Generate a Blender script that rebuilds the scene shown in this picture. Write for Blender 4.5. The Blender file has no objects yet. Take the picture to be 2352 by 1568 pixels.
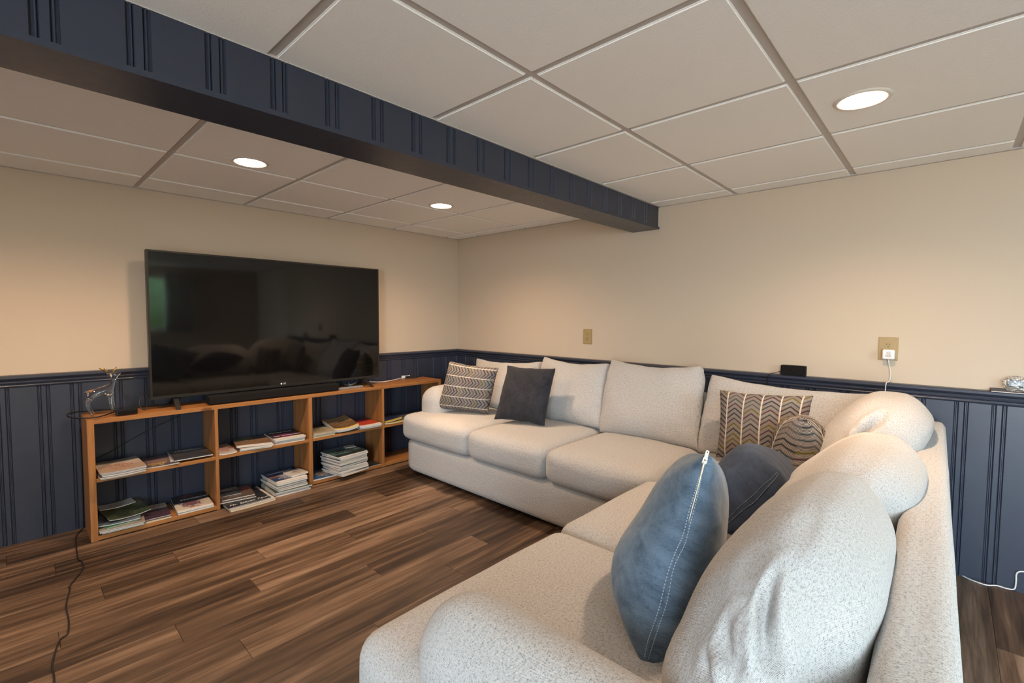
import bpy, bmesh, math, random
import numpy as np
from mathutils import Vector, Matrix, noise

random.seed(7)
SC = bpy.context.scene
C = SC.collection

# ------------------------------------------------------------------ camera, light, exposure
CAM = dict(f=1082.65, yaw=0.82223, pit=-0.052924, rol=0.0064606, pos=(-3.19654, -3.73804, 1.27064))
FW, FH = 2352, 1568
_y, _p, _r = CAM['yaw'], CAM['pit'], CAM['rol']
_fw = Vector((math.cos(_p)*math.sin(_y), math.cos(_p)*math.cos(_y), math.sin(_p)))
_rt = Vector((math.cos(_y), -math.sin(_y), 0)); _up = _rt.cross(_fw)
CR = _rt*math.cos(_r) + _up*math.sin(_r); CU = -_rt*math.sin(_r) + _up*math.cos(_r)
CP = Vector(CAM['pos'])
cd = bpy.data.cameras.new('camera'); cam = bpy.data.objects.new('camera', cd); C.objects.link(cam)
cam.matrix_world = Matrix(((CR.x, CU.x, -_fw.x, CP.x), (CR.y, CU.y, -_fw.y, CP.y), (CR.z, CU.z, -_fw.z, CP.z), (0, 0, 0, 1)))
cd.sensor_width = 36; cd.lens = CAM['f']/FW*36; cd.clip_start = 0.02; cd.clip_end = 100
SC.camera = cam

SC.view_settings.view_transform = 'Standard'
SC.view_settings.look = 'None'
SC.view_settings.gamma = 1.0
SC.view_settings.use_curve_mapping = False
SC.view_settings.exposure = 1.66
SC.cycles.use_denoising = True
SC.cycles.denoising_prefilter = 'ACCURATE'
SC.cycles.max_bounces = 10
SC.cycles.diffuse_bounces = 6
SC.cycles.sample_clamp_indirect = 6.0

LAMP_STRENGTH = 16.0           # glowing lens of a recessed ceiling lamp
LAMP_WATTS = 41.0             # its downward beam
LAMP_COLOR = (1.0, 0.69, 0.455)
SKY_STRENGTH = 12.0
SKY_COLOR = (0.68, 0.86, 1.0)
GROUND_GLOW = (0.52, 0.55, 0.56)

w = bpy.data.worlds.new('sky'); SC.world = w; w.use_nodes = True
bg = w.node_tree.nodes['Background']; bg.inputs[1].default_value = SKY_STRENGTH
_n = w.node_tree.nodes; _l = w.node_tree.links
_tc = _n.new('ShaderNodeTexCoord'); _sp = _n.new('ShaderNodeSeparateXYZ'); _cr = _n.new('ShaderNodeValToRGB')
_l.new(_tc.outputs['Generated'], _sp.inputs[0]); _m = _n.new('ShaderNodeMath'); _m.operation = 'MULTIPLY_ADD'; _m.inputs[1].default_value = .5; _m.inputs[2].default_value = .5
_l.new(_sp.outputs[2], _m.inputs[0]); _l.new(_m.outputs[0], _cr.inputs[0]); _l.new(_cr.outputs[0], bg.inputs[0])
_e = _cr.color_ramp.elements                             # pale glow added below the horizon to lift the ceiling, bright even sky above
_e[0].position = .47; _e[0].color = (*GROUND_GLOW, 1); _e[1].position = .50; _e[1].color = (*SKY_COLOR, 1)

def portal(x0, x1, z0, z1, y):
    l = bpy.data.lights.new('window_portal', 'AREA'); l.shape = 'RECTANGLE'; l.size = x1-x0; l.size_y = z1-z0
    l.cycles.is_portal = True
    o = bpy.data.objects.new('window_portal', l); C.objects.link(o)
    o.location = ((x0+x1)/2, y, (z0+z1)/2); o.rotation_euler = (math.radians(90), 0, 0)   # -Z points to +y
    return o

# ------------------------------------------------------------------ pixel helpers (photo pixel -> point on a room plane)
def ray(u, v):
    return _fw + CR*((u-FW/2)/CAM['f']) + CU*((FH/2-v)/CAM['f'])
def onx(u, v, x): d = ray(u, v); return CP + d*((x-CP.x)/d.x)
def ony(u, v, y): d = ray(u, v); return CP + d*((y-CP.y)/d.y)
def onz(u, v, z): d = ray(u, v); return CP + d*((z-CP.z)/d.z)

# ------------------------------------------------------------------ materials
class NT:
    def __init__(s, name):
        s.m = bpy.data.materials.new(name); s.m.use_nodes = True
        s.t = s.m.node_tree; s.t.nodes.clear()
        s.out = s.t.nodes.new('ShaderNodeOutputMaterial')
    def n(s, t, **kw):
        x = s.t.nodes.new(t)
        for k, v in kw.items(): setattr(x, k, v)
        return x
    def l(s, a, b): s.t.links.new(a, b)
    def val(s, sock, v):
        if hasattr(v, 'is_output'): s.l(v, sock)
        else: sock.default_value = v
    def math(s, op, a, b=None, c=None):
        x = s.n('ShaderNodeMath', operation=op); s.val(x.inputs[0], a)
        if b is not None: s.val(x.inputs[1], b)
        if c is not None: s.val(x.inputs[2], c)
        return x.outputs[0]
    def mix(s, f, a, b, blend='MIX'):
        x = s.n('ShaderNodeMix', data_type='RGBA', blend_type=blend)
        s.val(x.inputs[0], f); s.val(x.inputs[6], col(a)); s.val(x.inputs[7], col(b)); return x.outputs[2]
    def ramp(s, f, stops, interp='LINEAR'):
        x = s.n('ShaderNodeValToRGB'); r = x.color_ramp; r.interpolation = interp
        while len(r.elements) < len(stops): r.elements.new(0.5)
        for e, (p, c) in zip(r.elements, stops): e.position = p; e.color = col(c)
        s.val(x.inputs[0], f); return x.outputs[0]
    def noise(s, vec, scale, detail=3, rough=0.5, dist=0.0, dim='3D'):
        x = s.n('ShaderNodeTexNoise', noise_dimensions=dim)
        if vec is not None: s.l(vec, x.inputs['Vector'])
        x.inputs['Scale'].default_value = scale; x.inputs['Detail'].default_value = detail
        x.inputs['Roughness'].default_value = rough; x.inputs['Distortion'].default_value = dist
        return x.outputs[0]
    def mapping(s, vec, scale=(1, 1, 1), loc=(0, 0, 0), rot=(0, 0, 0)):
        x = s.n('ShaderNodeMapping'); s.l(vec, x.inputs[0])
        s.val(x.inputs['Location'], loc); x.inputs['Rotation'].default_value = rot; x.inputs['Scale'].default_value = scale
        return x.outputs[0]
    def bump(s, h, strength=0.3, dist=0.002, normal=None):
        x = s.n('ShaderNodeBump'); x.inputs['Strength'].default_value = strength; x.inputs['Distance'].default_value = dist
        s.l(h, x.inputs['Height'])
        if normal is not None: s.l(normal, x.inputs['Normal'])
        return x.outputs[0]
    def coord(s, which='Object'): return s.n('ShaderNodeTexCoord').outputs[which]
    def bsdf(s, color, rough=0.6, normal=None, spec=0.5, metal=0.0, **kw):
        b = s.n('ShaderNodeBsdfPrincipled'); s.val(b.inputs['Base Color'], col(color)); s.val(b.inputs['Roughness'], rough)
        b.inputs['Specular IOR Level'].default_value = spec; b.inputs['Metallic'].default_value = metal
        for k, v in kw.items(): s.val(b.inputs[k], v)
        if normal is not None: s.l(normal, b.inputs['Normal'])
        s.l(b.outputs[0], s.out.inputs[0]); return b
def col(c):
    if hasattr(c, 'is_output'): return c
    return (*c, 1) if len(c) == 3 else c
def lin(r, g, b):
    f = lambda v: (v/255)/12.92 if v/255 <= .04045 else ((v/255+.055)/1.055)**2.4
    return (f(r), f(g), f(b))

def plain(name, c, rough=0.5, spec=0.5, metal=0.0, bump=None):
    t = NT(name); nm = None
    v = t.coord()
    if bump: nm = t.bump(t.noise(v, bump[0], 4), bump[1], bump[2])
    f = t.noise(v, 9, 3); c2 = tuple(x*0.9 for x in c)
    t.bsdf(t.mix(f, c, c2), rough, nm, spec, metal); return t.m

M = {}
# cream wall paint
t = NT('cream_wall_paint'); v = t.coord()
nm = t.bump(t.noise(v, 220, 3), 0.12, 0.001)
t.bsdf(t.mix(t.noise(v, 1.2, 3), (0.545, 0.45, 0.345), (0.565, 0.468, 0.36)), 0.65, nm, 0.3); M['wall'] = t.m
# navy panelling paint
t = NT('navy_gloss_paint'); v = t.coord('Object')
nm = t.bump(t.noise(v, 160, 3), 0.10, 0.001)
spk = t.math('GREATER_THAN', t.noise(v, 55, 1), 0.835)
base = t.mix(t.noise(v, 4, 3), (0.027, 0.033, 0.053), (0.033, 0.040, 0.063))
t.bsdf(t.mix(t.math('MULTIPLY', spk, 0.5), base, (0.3, 0.32, 0.36)), t.math('MULTIPLY_ADD', t.noise(v, 30, 3), 0.15, 0.27), nm, 0.5); M['navy'] = t.m
# ceiling tile
t = NT('ceiling_tile_mineral'); v = t.coord()
info = t.n('ShaderNodeObjectInfo')
n1 = t.noise(v, 190, 4, 0.7); n2 = t.noise(v, 70, 2)
h = t.math('ADD', n1, t.math('MULTIPLY', n2, 0.6))
c = t.mix(t.math('MULTIPLY', n1, 1.0), (0.84, 0.825, 0.80), (0.93, 0.915, 0.895))
pit = t.math('GREATER_THAN', t.noise(v, 330, 2), 0.71)
c = t.mix(t.math('MULTIPLY', pit, 0.22), c, (0.3, 0.28, 0.26))
c = t.mix(t.math('MULTIPLY', info.outputs['Random'], 0.10), c, (0.6, 0.58, 0.55))
t.bsdf(c, 0.9, t.bump(h, 0.35, 0.002), 0.1); M['tile'] = t.m
M['tbar'] = plain('grey_white_ceiling_bar', (0.52, 0.48, 0.45), 0.45, 0.4)
# floor
t = NT('walnut_floor_plank'); v = t.coord(); info = t.n('ShaderNodeObjectInfo'); rnd = info.outputs['Random']
cv = t.n('ShaderNodeCombineXYZ'); t.l(t.math('MULTIPLY', rnd, 37.0), cv.inputs[0]); t.l(t.math('MULTIPLY', rnd, 91.0), cv.inputs[1])
va = t.n('ShaderNodeVectorMath', operation='ADD'); t.l(v, va.inputs[0]); t.l(cv.outputs[0], va.inputs[1]); v2 = va.outputs[0]
broad = t.noise(t.mapping(v2, (1.5, 22, 1)), 1.0, 3, 0.55, 0.4)
fine = t.noise(t.mapping(v2, (9, 260, 1)), 1.0, 4, 0.7)
mid = t.noise(t.mapping(v2, (3.0, 60, 1)), 1.0, 4, 0.65, 0.6)
g = t.math('ADD', t.math('MULTIPLY', broad, 0.95), t.math('ADD', t.math('MULTIPLY', mid, 0.40), t.math('MULTIPLY', fine, 0.34)))
g = t.math('ADD', g, t.math('MULTIPLY_ADD', rnd, 0.30, -0.42))
c = t.ramp(g, [(0.30, (0.022, 0.012, 0.007)), (0.45, (0.050, 0.029, 0.017)), (0.60, (0.098, 0.059, 0.036)), (0.74, (0.165, 0.104, 0.066)), (0.9, (0.26, 0.175, 0.12))])
t.bsdf(c, t.math('MULTIPLY_ADD', fine, 0.2, 0.36), t.bump(fine, 0.16, 0.001), 0.4); M['floor'] = t.m
M['subfloor'] = plain('dark_underlay', (0.012, 0.008, 0.006), 0.9)
# pine
def pine(name, axis):
    t = NT(name); v = t.coord()
    sc = {0: (1.2, 26, 26), 2: (26, 26, 1.2)}[axis]
    g1 = t.noise(t.mapping(v, sc), 1.0, 4, 0.6, 0.7)
    sc2 = {0: (4, 190, 190), 2: (190, 190, 4)}[axis]
    g2 = t.noise(t.mapping(v, sc2), 1.0, 3, 0.6)
    vo = t.n('ShaderNodeTexVoronoi'); t.l(t.mapping(v, {0: (3.2, 9, 9), 2: (9, 9, 3.2)}[axis]), vo.inputs[0]); vo.inputs['Scale'].default_value = 1.0
    knot = t.ramp(vo.outputs['Distance'], [(0.0, (1, 1, 1)), (0.07, (1, 1, 1)), (0.13, (0, 0, 0))])
    c = t.ramp(t.math('ADD', t.math('MULTIPLY', g1, 0.8), t.math('MULTIPLY', g2, 0.3)), [(0.28, (0.15, 0.056, 0.016)), (0.52, (0.29, 0.122, 0.036)), (0.80, (0.43, 0.205, 0.068))])
    c = t.mix(t.math('MULTIPLY', knot, 0.7), c, (0.07, 0.024, 0.010))
    t.bsdf(c, 0.45, t.bump(g2, 0.1, 0.0008), 0.4); return t.m
M['pine_h'] = pine('honey_pine_horizontal', 0); M['pine_v'] = pine('honey_pine_upright', 2)

# sofa fabric (UV in metres): pale herringbone weave with dark flecks
def fabric(name, light, dark, period=0.0039, colw=0.0082):
    t = NT(name); uv = t.n('ShaderNodeUVMap').outputs[0]
    sx = t.n('ShaderNodeSeparateXYZ'); t.l(uv, sx.inputs[0]); x, y = sx.outputs[0], sx.outputs[1]
    wob = t.noise(uv, 60, 2)
    tri = t.math('PINGPONG', x, colw)
    ph = t.math('ADD', t.math('MULTIPLY', t.math('ADD', y, t.math('MULTIPLY', tri, 1.25)), 1/period), t.math('MULTIPLY', wob, 0.5))
    saw = t.math('SINE', t.math('MULTIPLY', ph, 2*math.pi))
    stripe = t.math('MULTIPLY_ADD', saw, 0.5, 0.5)
    fl = t.noise(t.mapping(uv, (330, 230, 1)), 1.0, 2, 0.6)
    fl2 = t.noise(t.mapping(uv, (130, 130, 1)), 1.0, 3, 0.6)
    big = t.noise(uv, 7, 3)
    f = t.n('ShaderNodeClamp'); 
    ff = f
    t.l(t.math('ADD', t.math('MULTIPLY', stripe, t.math('MULTIPLY_ADD', fl2, 1.25, -0.25)), t.math('ADD', t.math('MULTIPLY', t.math('GREATER_THAN', fl, 0.585), 0.34), t.math('MULTIPLY', t.math('GREATER_THAN', fl2, 0.57), 0.07))), ff.inputs[0])
    lt = t.mix(big, light, tuple(c*0.95 for c in light))
    c = t.mix(ff.outputs[0], lt, dark)
    wr = t.noise(t.mapping(uv, (9, 20, 1)), 1.0, 3, 0.55, 0.5)
    nm = t.bump(wr, 0.35, 0.012)
    nm = t.bump(t.math('SUBTRACT', fl2, t.math('MULTIPLY', stripe, 0.5)), 0.45, 0.0016, nm)
    t.bsdf(c, 0.95, nm, 0.12, **{'Sheen Weight': 0.15, 'Sheen Roughness': 0.6}); return t.m
M['sofa'] = fabric('pale_herringbone_fabric', (0.60, 0.588, 0.573), (0.09, 0.088, 0.088))

def velvet(name, a, b, sheen=0.25):
    t = NT(name); uv = t.n('ShaderNodeUVMap').outputs[0]
    n1 = t.noise(uv, 16, 4, 0.6, 0.6); n2 = t.noise(uv, 420, 2); n3 = t.noise(uv, 55, 3)
    f = t.math('ADD', t.math('MULTIPLY', n1, 0.7), t.math('ADD', t.math('MULTIPLY', n2, 0.35), t.math('MULTIPLY', n3, 0.25)))
    c = t.ramp(f, [(0.45, a), (0.82, b)])
    wr = t.noise(t.mapping(uv, (7, 7, 1)), 1.0, 2, 0.5, 0.3)
    nm = t.bump(n2, 0.4, 0.0015, t.bump(wr, 0.25, 0.012))
    t.bsdf(c, 0.9, nm, 0.15, **{'Sheen Weight': sheen, 'Sheen Roughness': 0.4}); return t.m
M['blue_velvet'] = velvet('dusty_blue_velvet', (0.045, 0.073, 0.108), (0.165, 0.225, 0.295), 0.35)
M['slate'] = velvet('slate_grey_cotton', (0.020, 0.021, 0.027), (0.042, 0.042, 0.050), 0.1)
M['navy_cotton'] = velvet('dark_navy_cotton', (0.024, 0.034, 0.056), (0.056, 0.072, 0.108), 0.10)

def chevron(name, seed, swap=False, band=0.084):
    t = NT(name); uv = t.n('ShaderNodeUVMap').outputs[0]
    sx = t.n('ShaderNodeSeparateXYZ'); t.l(uv, sx.inputs[0]); x, y = sx.outputs[0], sx.outputs[1]
    if swap: x, y = y, x
    wob = t.noise(uv, 30, 2)
    xb = t.math('DIVIDE', t.math('ADD', x, 5.03), band); bi = t.math('FLOOR', xb); fr = t.math('FRACT', xb)
    tri = t.math('ABSOLUTE', t.math('SUBTRACT', fr, 0.5))
    yy = t.math('ADD', t.math('ADD', y, 3.0), t.math('MULTIPLY_ADD', tri, (band*0.80), t.math('MULTIPLY', wob, 0.004)))
    period = 0.0270
    yp = t.math('DIVIDE', yy, period); yi = t.math('FLOOR', yp); yf = t.math('FRACT', yp)
    cv = t.n('ShaderNodeCombineXYZ'); t.l(yi, cv.inputs[0]); t.l(bi, cv.inputs[1]); cv.inputs[2].default_value = seed
    wn = t.n('ShaderNodeTexWhiteNoise', noise_dimensions='3D'); t.l(cv.outputs[0], wn.inputs[0])
    cols = [(0.0, (0.020, 0.023, 0.032)), (0.24, (0.036, 0.052, 0.058)), (0.42, (0.105, 0.088, 0.008)), (0.60, (0.062, 0.024, 0.040)), (0.76, (0.085, 0.078, 0.085)), (0.90, (0.015, 0.020, 0.055))]
    c = t.ramp(wn.outputs[0], cols, 'CONSTANT')
    thin = t.ramp(t.math('FRACT', t.math('MULTIPLY', wn.outputs[0], 7.3)), [(0, (0.016, 0.017, 0.022)), (0.4, (0.035, 0.03, 0.036)), (0.7, (0.07, 0.065, 0.07))], 'CONSTANT')
    c = t.mix(t.math('GREATER_THAN', yf, 0.36), c, thin)
    cream = (0.50, 0.44, 0.38)
    w4 = t.math('PINGPONG', t.math('SUBTRACT', yf, 0.30), 0.088)
    ln = t.math('MULTIPLY', t.math('GREATER_THAN', yf, 0.30), t.math('LESS_THAN', w4, 0.035))
    c = t.mix(ln, c, cream)
    sep = t.math('GREATER_THAN', tri, 0.462)
    c = t.mix(sep, c, (0.60, 0.53, 0.45))
    fz = t.noise(uv, 500, 2)
    c = t.mix(t.math('MULTIPLY', fz, 0.25), c, t.mix(0.4, c, (0.2, 0.19, 0.18)))
    t.bsdf(c, 0.95, t.bump(fz, 0.4, 0.001), 0.1); return t.m
M['chev_h'] = chevron('chevron_weave_across', 1.0, True)
M['chev_v'] = chevron('chevron_weave_upright', 2.0)
M['chev_w'] = chevron('chevron_weave_tilted', 3.0)

M['black_plastic'] = plain('black_plastic', (0.012, 0.012, 0.013), 0.4)
M['bezel'] = plain('charcoal_bezel', (0.024, 0.022, 0.020), 0.35, 0.5, 0.3)
t = NT('glossy_black_screen'); t.bsdf((0.003, 0.003, 0.0033), 0.055, None, 0.5); M['screen'] = t.m
M['mesh_cloth'] = plain('black_speaker_cloth', (0.008, 0.0075, 0.0075), 0.85, 0.2, 0, (900, 0.5, 0.001))
M['rubber'] = plain('black_cable_rubber', (0.008, 0.008, 0.009), 0.5)
M['white_cable'] = plain('white_cable_vinyl', (0.72, 0.72, 0.70), 0.4)
M['white_plastic'] = plain('white_plastic', (0.78, 0.78, 0.78), 0.3)
M['ivory'] = plain('tan_outlet_plastic', (0.40, 0.29, 0.135), 0.35)
M['slot'] = plain('dark_slot', (0.02, 0.014, 0.008), 0.8)
M['white_trim'] = plain('white_enamel', (0.72, 0.68, 0.62), 0.35)
M['paper'] = plain('magazine_page_edges', (0.66, 0.62, 0.56), 0.75, 0.2)
M['paper2'] = plain('yellowed_page_edges', (0.62, 0.52, 0.36), 0.75, 0.2)
M['card'] = plain('white_card', (0.75, 0.74, 0.72), 0.6)
M['gold'] = plain('gilded_metal', (0.55, 0.33, 0.06), 0.25, 0.5, 1.0)
M['brass'] = plain('pale_zip_metal', (0.72, 0.66, 0.52), 0.35, 0.5, 0.7)
M['thread'] = plain('pale_blue_thread', (0.48, 0.58, 0.68), 0.8)
M['thread2'] = plain('grey_blue_thread', (0.20, 0.23, 0.29), 0.8)
M['steel'] = plain('grey_laptop_shell', (0.22, 0.24, 0.27), 0.35, 0.5, 0.6)
M['dark_wood'] = plain('dark_stained_strip', (0.03, 0.014, 0.010), 0.5)
M['ink_white'] = plain('white_print', (0.75, 0.74, 0.72), 0.6)
M['ink_red'] = plain('red_print', (0.5, 0.06, 0.04), 0.6)
M['ink_yellow'] = plain('yellow_print', (0.75, 0.55, 0.04), 0.6)
M['ink_dark'] = plain('black_print', (0.02, 0.02, 0.025), 0.6)
M['ink_gold'] = plain('olive_print', (0.35, 0.30, 0.06), 0.6)
M['ink_grey'] = plain('grey_print', (0.22, 0.22, 0.24), 0.6)
M['ink_teal'] = plain('teal_print', (0.10, 0.22, 0.22), 0.6)
t = NT('clear_glass'); t.bsdf((1, 1, 1), 0.02, None, 0.5, 0, **{'Transmission Weight': 1.0, 'IOR': 1.48}); M['glass'] = t.m
def thin_glass(name, refl, tint=(1, 1, 1), rough=0.02, bump=None):
    t = NT(name); tr = t.n('ShaderNodeBsdfTransparent'); tr.inputs[0].default_value = col(tint)
    gl = t.n('ShaderNodeBsdfGlossy'); gl.inputs['Roughness'].default_value = rough
    if bump: t.l(t.bump(t.noise(t.coord(), bump, 3, 0.6), 0.8, 0.01), gl.inputs['Normal'])
    mx = t.n('ShaderNodeMixShader'); mx.inputs[0].default_value = refl
    t.l(tr.outputs[0], mx.inputs[1]); t.l(gl.outputs[0], mx.inputs[2]); t.l(mx.outputs[0], t.out.inputs[0]); return t.m
M['pane'] = thin_glass('window_glass', 0.06)
M['cling'] = thin_glass('clear_plastic_bag', 0.30, (0.93, 0.93, 0.92), 0.12, 60)
t = NT('lamp_diffuser'); e = t.n('ShaderNodeEmission'); e.inputs[0].default_value = (*LAMP_COLOR, 1); e.inputs[1].default_value = LAMP_STRENGTH
t.l(e.outputs[0], t.out.inputs[0]); M['lamp'] = t.m
M['curtain'] = plain('pale_curtain_cloth', (0.55, 0.57, 0.55), 0.9)
t = NT('leafy_green'); v = t.coord(); c = t.ramp(t.noise(v, 9, 4, 0.7), [(0.35, (0.012, 0.035, 0.008)), (0.6, (0.07, 0.15, 0.03)), (0.8, (0.22, 0.33, 0.09))])
t.bsdf(c, 0.6, t.bump(t.noise(v, 14, 4), 1.0, 0.1)); M['leaf'] = t.m
t = NT('lawn'); v = t.coord(); t.bsdf(t.mix(t.noise(v, 5, 4), (0.05, 0.09, 0.03), (0.10, 0.15, 0.05)), 0.9); M['lawn'] = t.m

def cover(name, cols, scale=3.0, seed=0.0, band=None, foot=None, rough=0.3):
    """printed magazine cover: patches of picture colour, an optional plain band at its head or foot"""
    t = NT(name); uv = t.n('ShaderNodeUVMap').outputs[0]
    sx = t.n('ShaderNodeSeparateXYZ'); t.l(uv, sx.inputs[0])
    uo = t.mapping(uv, (1, 1.25, 1), (seed*3.1, seed*1.7, 0))
    n1 = t.noise(uo, scale*1.1, 4, 0.6, 0.4); n2 = t.noise(uo, 16, 4, 0.65); n3 = t.noise(uo, scale*2.6, 3, 0.6, 0.6)
    c = t.mix(t.ramp(t.math('ADD', sx.outputs[1], t.math('MULTIPLY_ADD', n1, 0.9, -0.45)), [(0.35, (0, 0, 0)), (0.62, (1, 1, 1))]), cols[0], cols[-1])
    dx = t.math('SUBTRACT', sx.outputs[0], 0.35+0.3*((seed*0.37) % 1)); dy = t.math('SUBTRACT', sx.outputs[1], 0.42)
    rr = t.math('SQRT', t.math('ADD', t.math('MULTIPLY', dx, dx), t.math('MULTIPLY', dy, dy)))
    ob = t.ramp(t.math('ADD', rr, t.math('MULTIPLY_ADD', n3, 0.8, -0.4)), [(0.24, (1, 1, 1)), (0.29, (0, 0, 0))])
    c = t.mix(ob, c, t.mix(t.ramp(n2, [(0.47, (0, 0, 0)), (0.53, (1, 1, 1))]), cols[1], cols[min(2, len(cols)-1)]))
    c = t.mix(t.math('MULTIPLY', n2, 0.5), c, t.mix(0.8, c, (0.02, 0.018, 0.016)))
    if band: c = t.mix(t.math('GREATER_THAN', sx.outputs[1], band[0]), c, band[1])
    if foot: c = t.mix(t.math('LESS_THAN', sx.outputs[1], foot[0]), c, foot[1])
    t.bsdf(c, rough, None, 0.5); return t.m

# ------------------------------------------------------------------ mesh helpers
def link(name, me, mat, parent=None, smooth=False):
    o = bpy.data.objects.new(name, me); C.objects.link(o)
    if mat is not None and not me.materials: me.materials.append(mat)
    if smooth: me.polygons.foreach_set('use_smooth', [True]*len(me.polygons))
    if parent is not None: attach(o, parent)
    return o
def origin(o):
    x = Vector((0, 0, 0))
    while o is not None: x = x + o.location; o = o.parent
    return x
def attach(o, parent):
    """parent an object whose location is given in room coordinates (parents are never rotated)"""
    o.parent = parent; o.location = o.location - origin(parent)
def pymesh(name, verts, faces, mat, parent=None, smooth=False, uvs=None):
    me = bpy.data.meshes.new(name); me.from_pydata([tuple(map(float, v)) for v in verts], [], [tuple(f) for f in faces]); me.update()
    if uvs is not None:
        l = me.uv_layers.new(name='UVMap'); l.data.foreach_set('uv', np.asarray(uvs, dtype=np.float32).ravel())
    return link(name, me, mat, parent, smooth)
def thing(name, label, cat, loc=(0, 0, 0), group=None):
    o = bpy.data.objects.new(name, None); C.objects.link(o); o.location = loc; o.empty_display_size = 0.05
    return tag(o, label, cat, group)
def tag(o, label, cat, group=None):
    o['label'] = label; o['category'] = cat
    if group: o['group'] = group
    return o
def struct(o, label=None):
    o['kind'] = 'structure'
    if label: o['label'] = label
    return o
def bm_box(bm, x0, x1, y0, y1, z0, z1, mtx=None):
    vs = [bm.verts.new((x, y, z)) for x in (x0, x1) for y in (y0, y1) for z in (z0, z1)]
    if mtx is not None:
        for v in vs: v.co = mtx @ v.co
    for f in ((0, 1, 3, 2), (4, 6, 7, 5), (0, 4, 5, 1), (2, 3, 7, 6), (0, 2, 6, 4), (1, 5, 7, 3)): bm.faces.new([vs[i] for i in f])
    return vs
def box(name, x0, x1, y0, y1, z0, z1, mat, parent=None, bev=0.0, seg=1, rz=0.0, smooth=False):
    """box in room coordinates with its origin at its centre"""
    c = Vector(((x0+x1)/2, (y0+y1)/2, (z0+z1)/2)); bm = bmesh.new()
    bm_box(bm, x0-c.x, x1-c.x, y0-c.y, y1-c.y, z0-c.z, z1-c.z)
    if bev: bmesh.ops.bevel(bm, geom=bm.edges[:], offset=bev, segments=seg, affect='EDGES', profile=0.5)
    if rz: bmesh.ops.rotate(bm, verts=bm.verts, matrix=Matrix.Rotation(rz, 3, 'Z'))
    bmesh.ops.recalc_face_normals(bm, faces=bm.faces)
    me = bpy.data.meshes.new(name); bm.to_mesh(me); bm.free()
    o = link(name, me, mat, None, smooth); o.location = c
    if parent is not None: attach(o, parent)
    return o
def smooth_path(pts, k=6):
    P = [Vector(p) for p in pts]; out = []
    for i in range(len(P)-1):
        a, b, c, d = P[max(i-1, 0)], P[i], P[i+1], P[min(i+2, len(P)-1)]
        for j in range(k):
            s = j/k
            out.append(0.5*((2*b) + (c-a)*s + (2*a-5*b+4*c-d)*s*s + (-a+3*b-3*c+d)*s**3))
    out.append(P[-1]); return out
def tube(name, pts, r, mat, parent=None, n=7, k=6):
    P = smooth_path(pts, k); V = []; F = []; up = Vector((0, 0, 1)); prev = None
    for i, p in enumerate(P):
        d = (P[min(i+1, len(P)-1)]-P[max(i-1, 0)]).normalized()
        a = prev if prev is not None else (up if abs(d.z) < .9 else Vector((1, 0, 0)))
        s = d.cross(a).normalized(); b = s.cross(d).normalized(); prev = b
        rr = r if not callable(r) else r(i/(len(P)-1))
        for j in range(n):
            q = 2*math.pi*j/n; V.append(p + (s*math.cos(q)+b*math.sin(q))*rr)
    for i in range(len(P)-1):
        for j in range(n): F.append((i*n+j, i*n+(j+1) % n, (i+1)*n+(j+1) % n, (i+1)*n+j))
    F.append(tuple(range(n))[::-1]); F.append(tuple((len(P)-1)*n+j for j in range(n)))
    return pymesh(name, V, F, mat, parent, True)
def lathe(name, prof, mat, center, parent=None, n=40, smooth=True):
    V = []; F = []; m = len(prof)
    for i in range(n):
        a = 2*math.pi*i/n
        for r, z in prof: V.append((center[0]+r*math.cos(a), center[1]+r*math.sin(a), center[2]+z))
    for i in range(n):
        for j in range(m-1): F.append((i*m+j, ((i+1) % n)*m+j, ((i+1) % n)*m+j+1, i*m+j+1))
    return pymesh(name, V, F, mat, parent, smooth)
def text(name, s, size, mat, mtx, parent=None, shear=0.0, depth=0.0006, align='CENTER', space=1.0):
    cu = bpy.data.curves.new(name, 'FONT'); cu.body = s; cu.size = size; cu.extrude = depth/2; cu.align_x = align; cu.align_y = 'CENTER'; cu.shear = shear; cu.resolution_u = 3
    cu.space_character = space
    tmp = bpy.data.objects.new(name, cu); C.objects.link(tmp)
    me = bpy.data.meshes.new_from_object(tmp.evaluated_get(bpy.context.evaluated_depsgraph_get()))
    bpy.data.objects.remove(tmp); bpy.data.curves.remove(cu)
    me.transform(mtx); me.materials.clear(); me.name = name
    return link(name, me, mat, parent)

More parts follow.
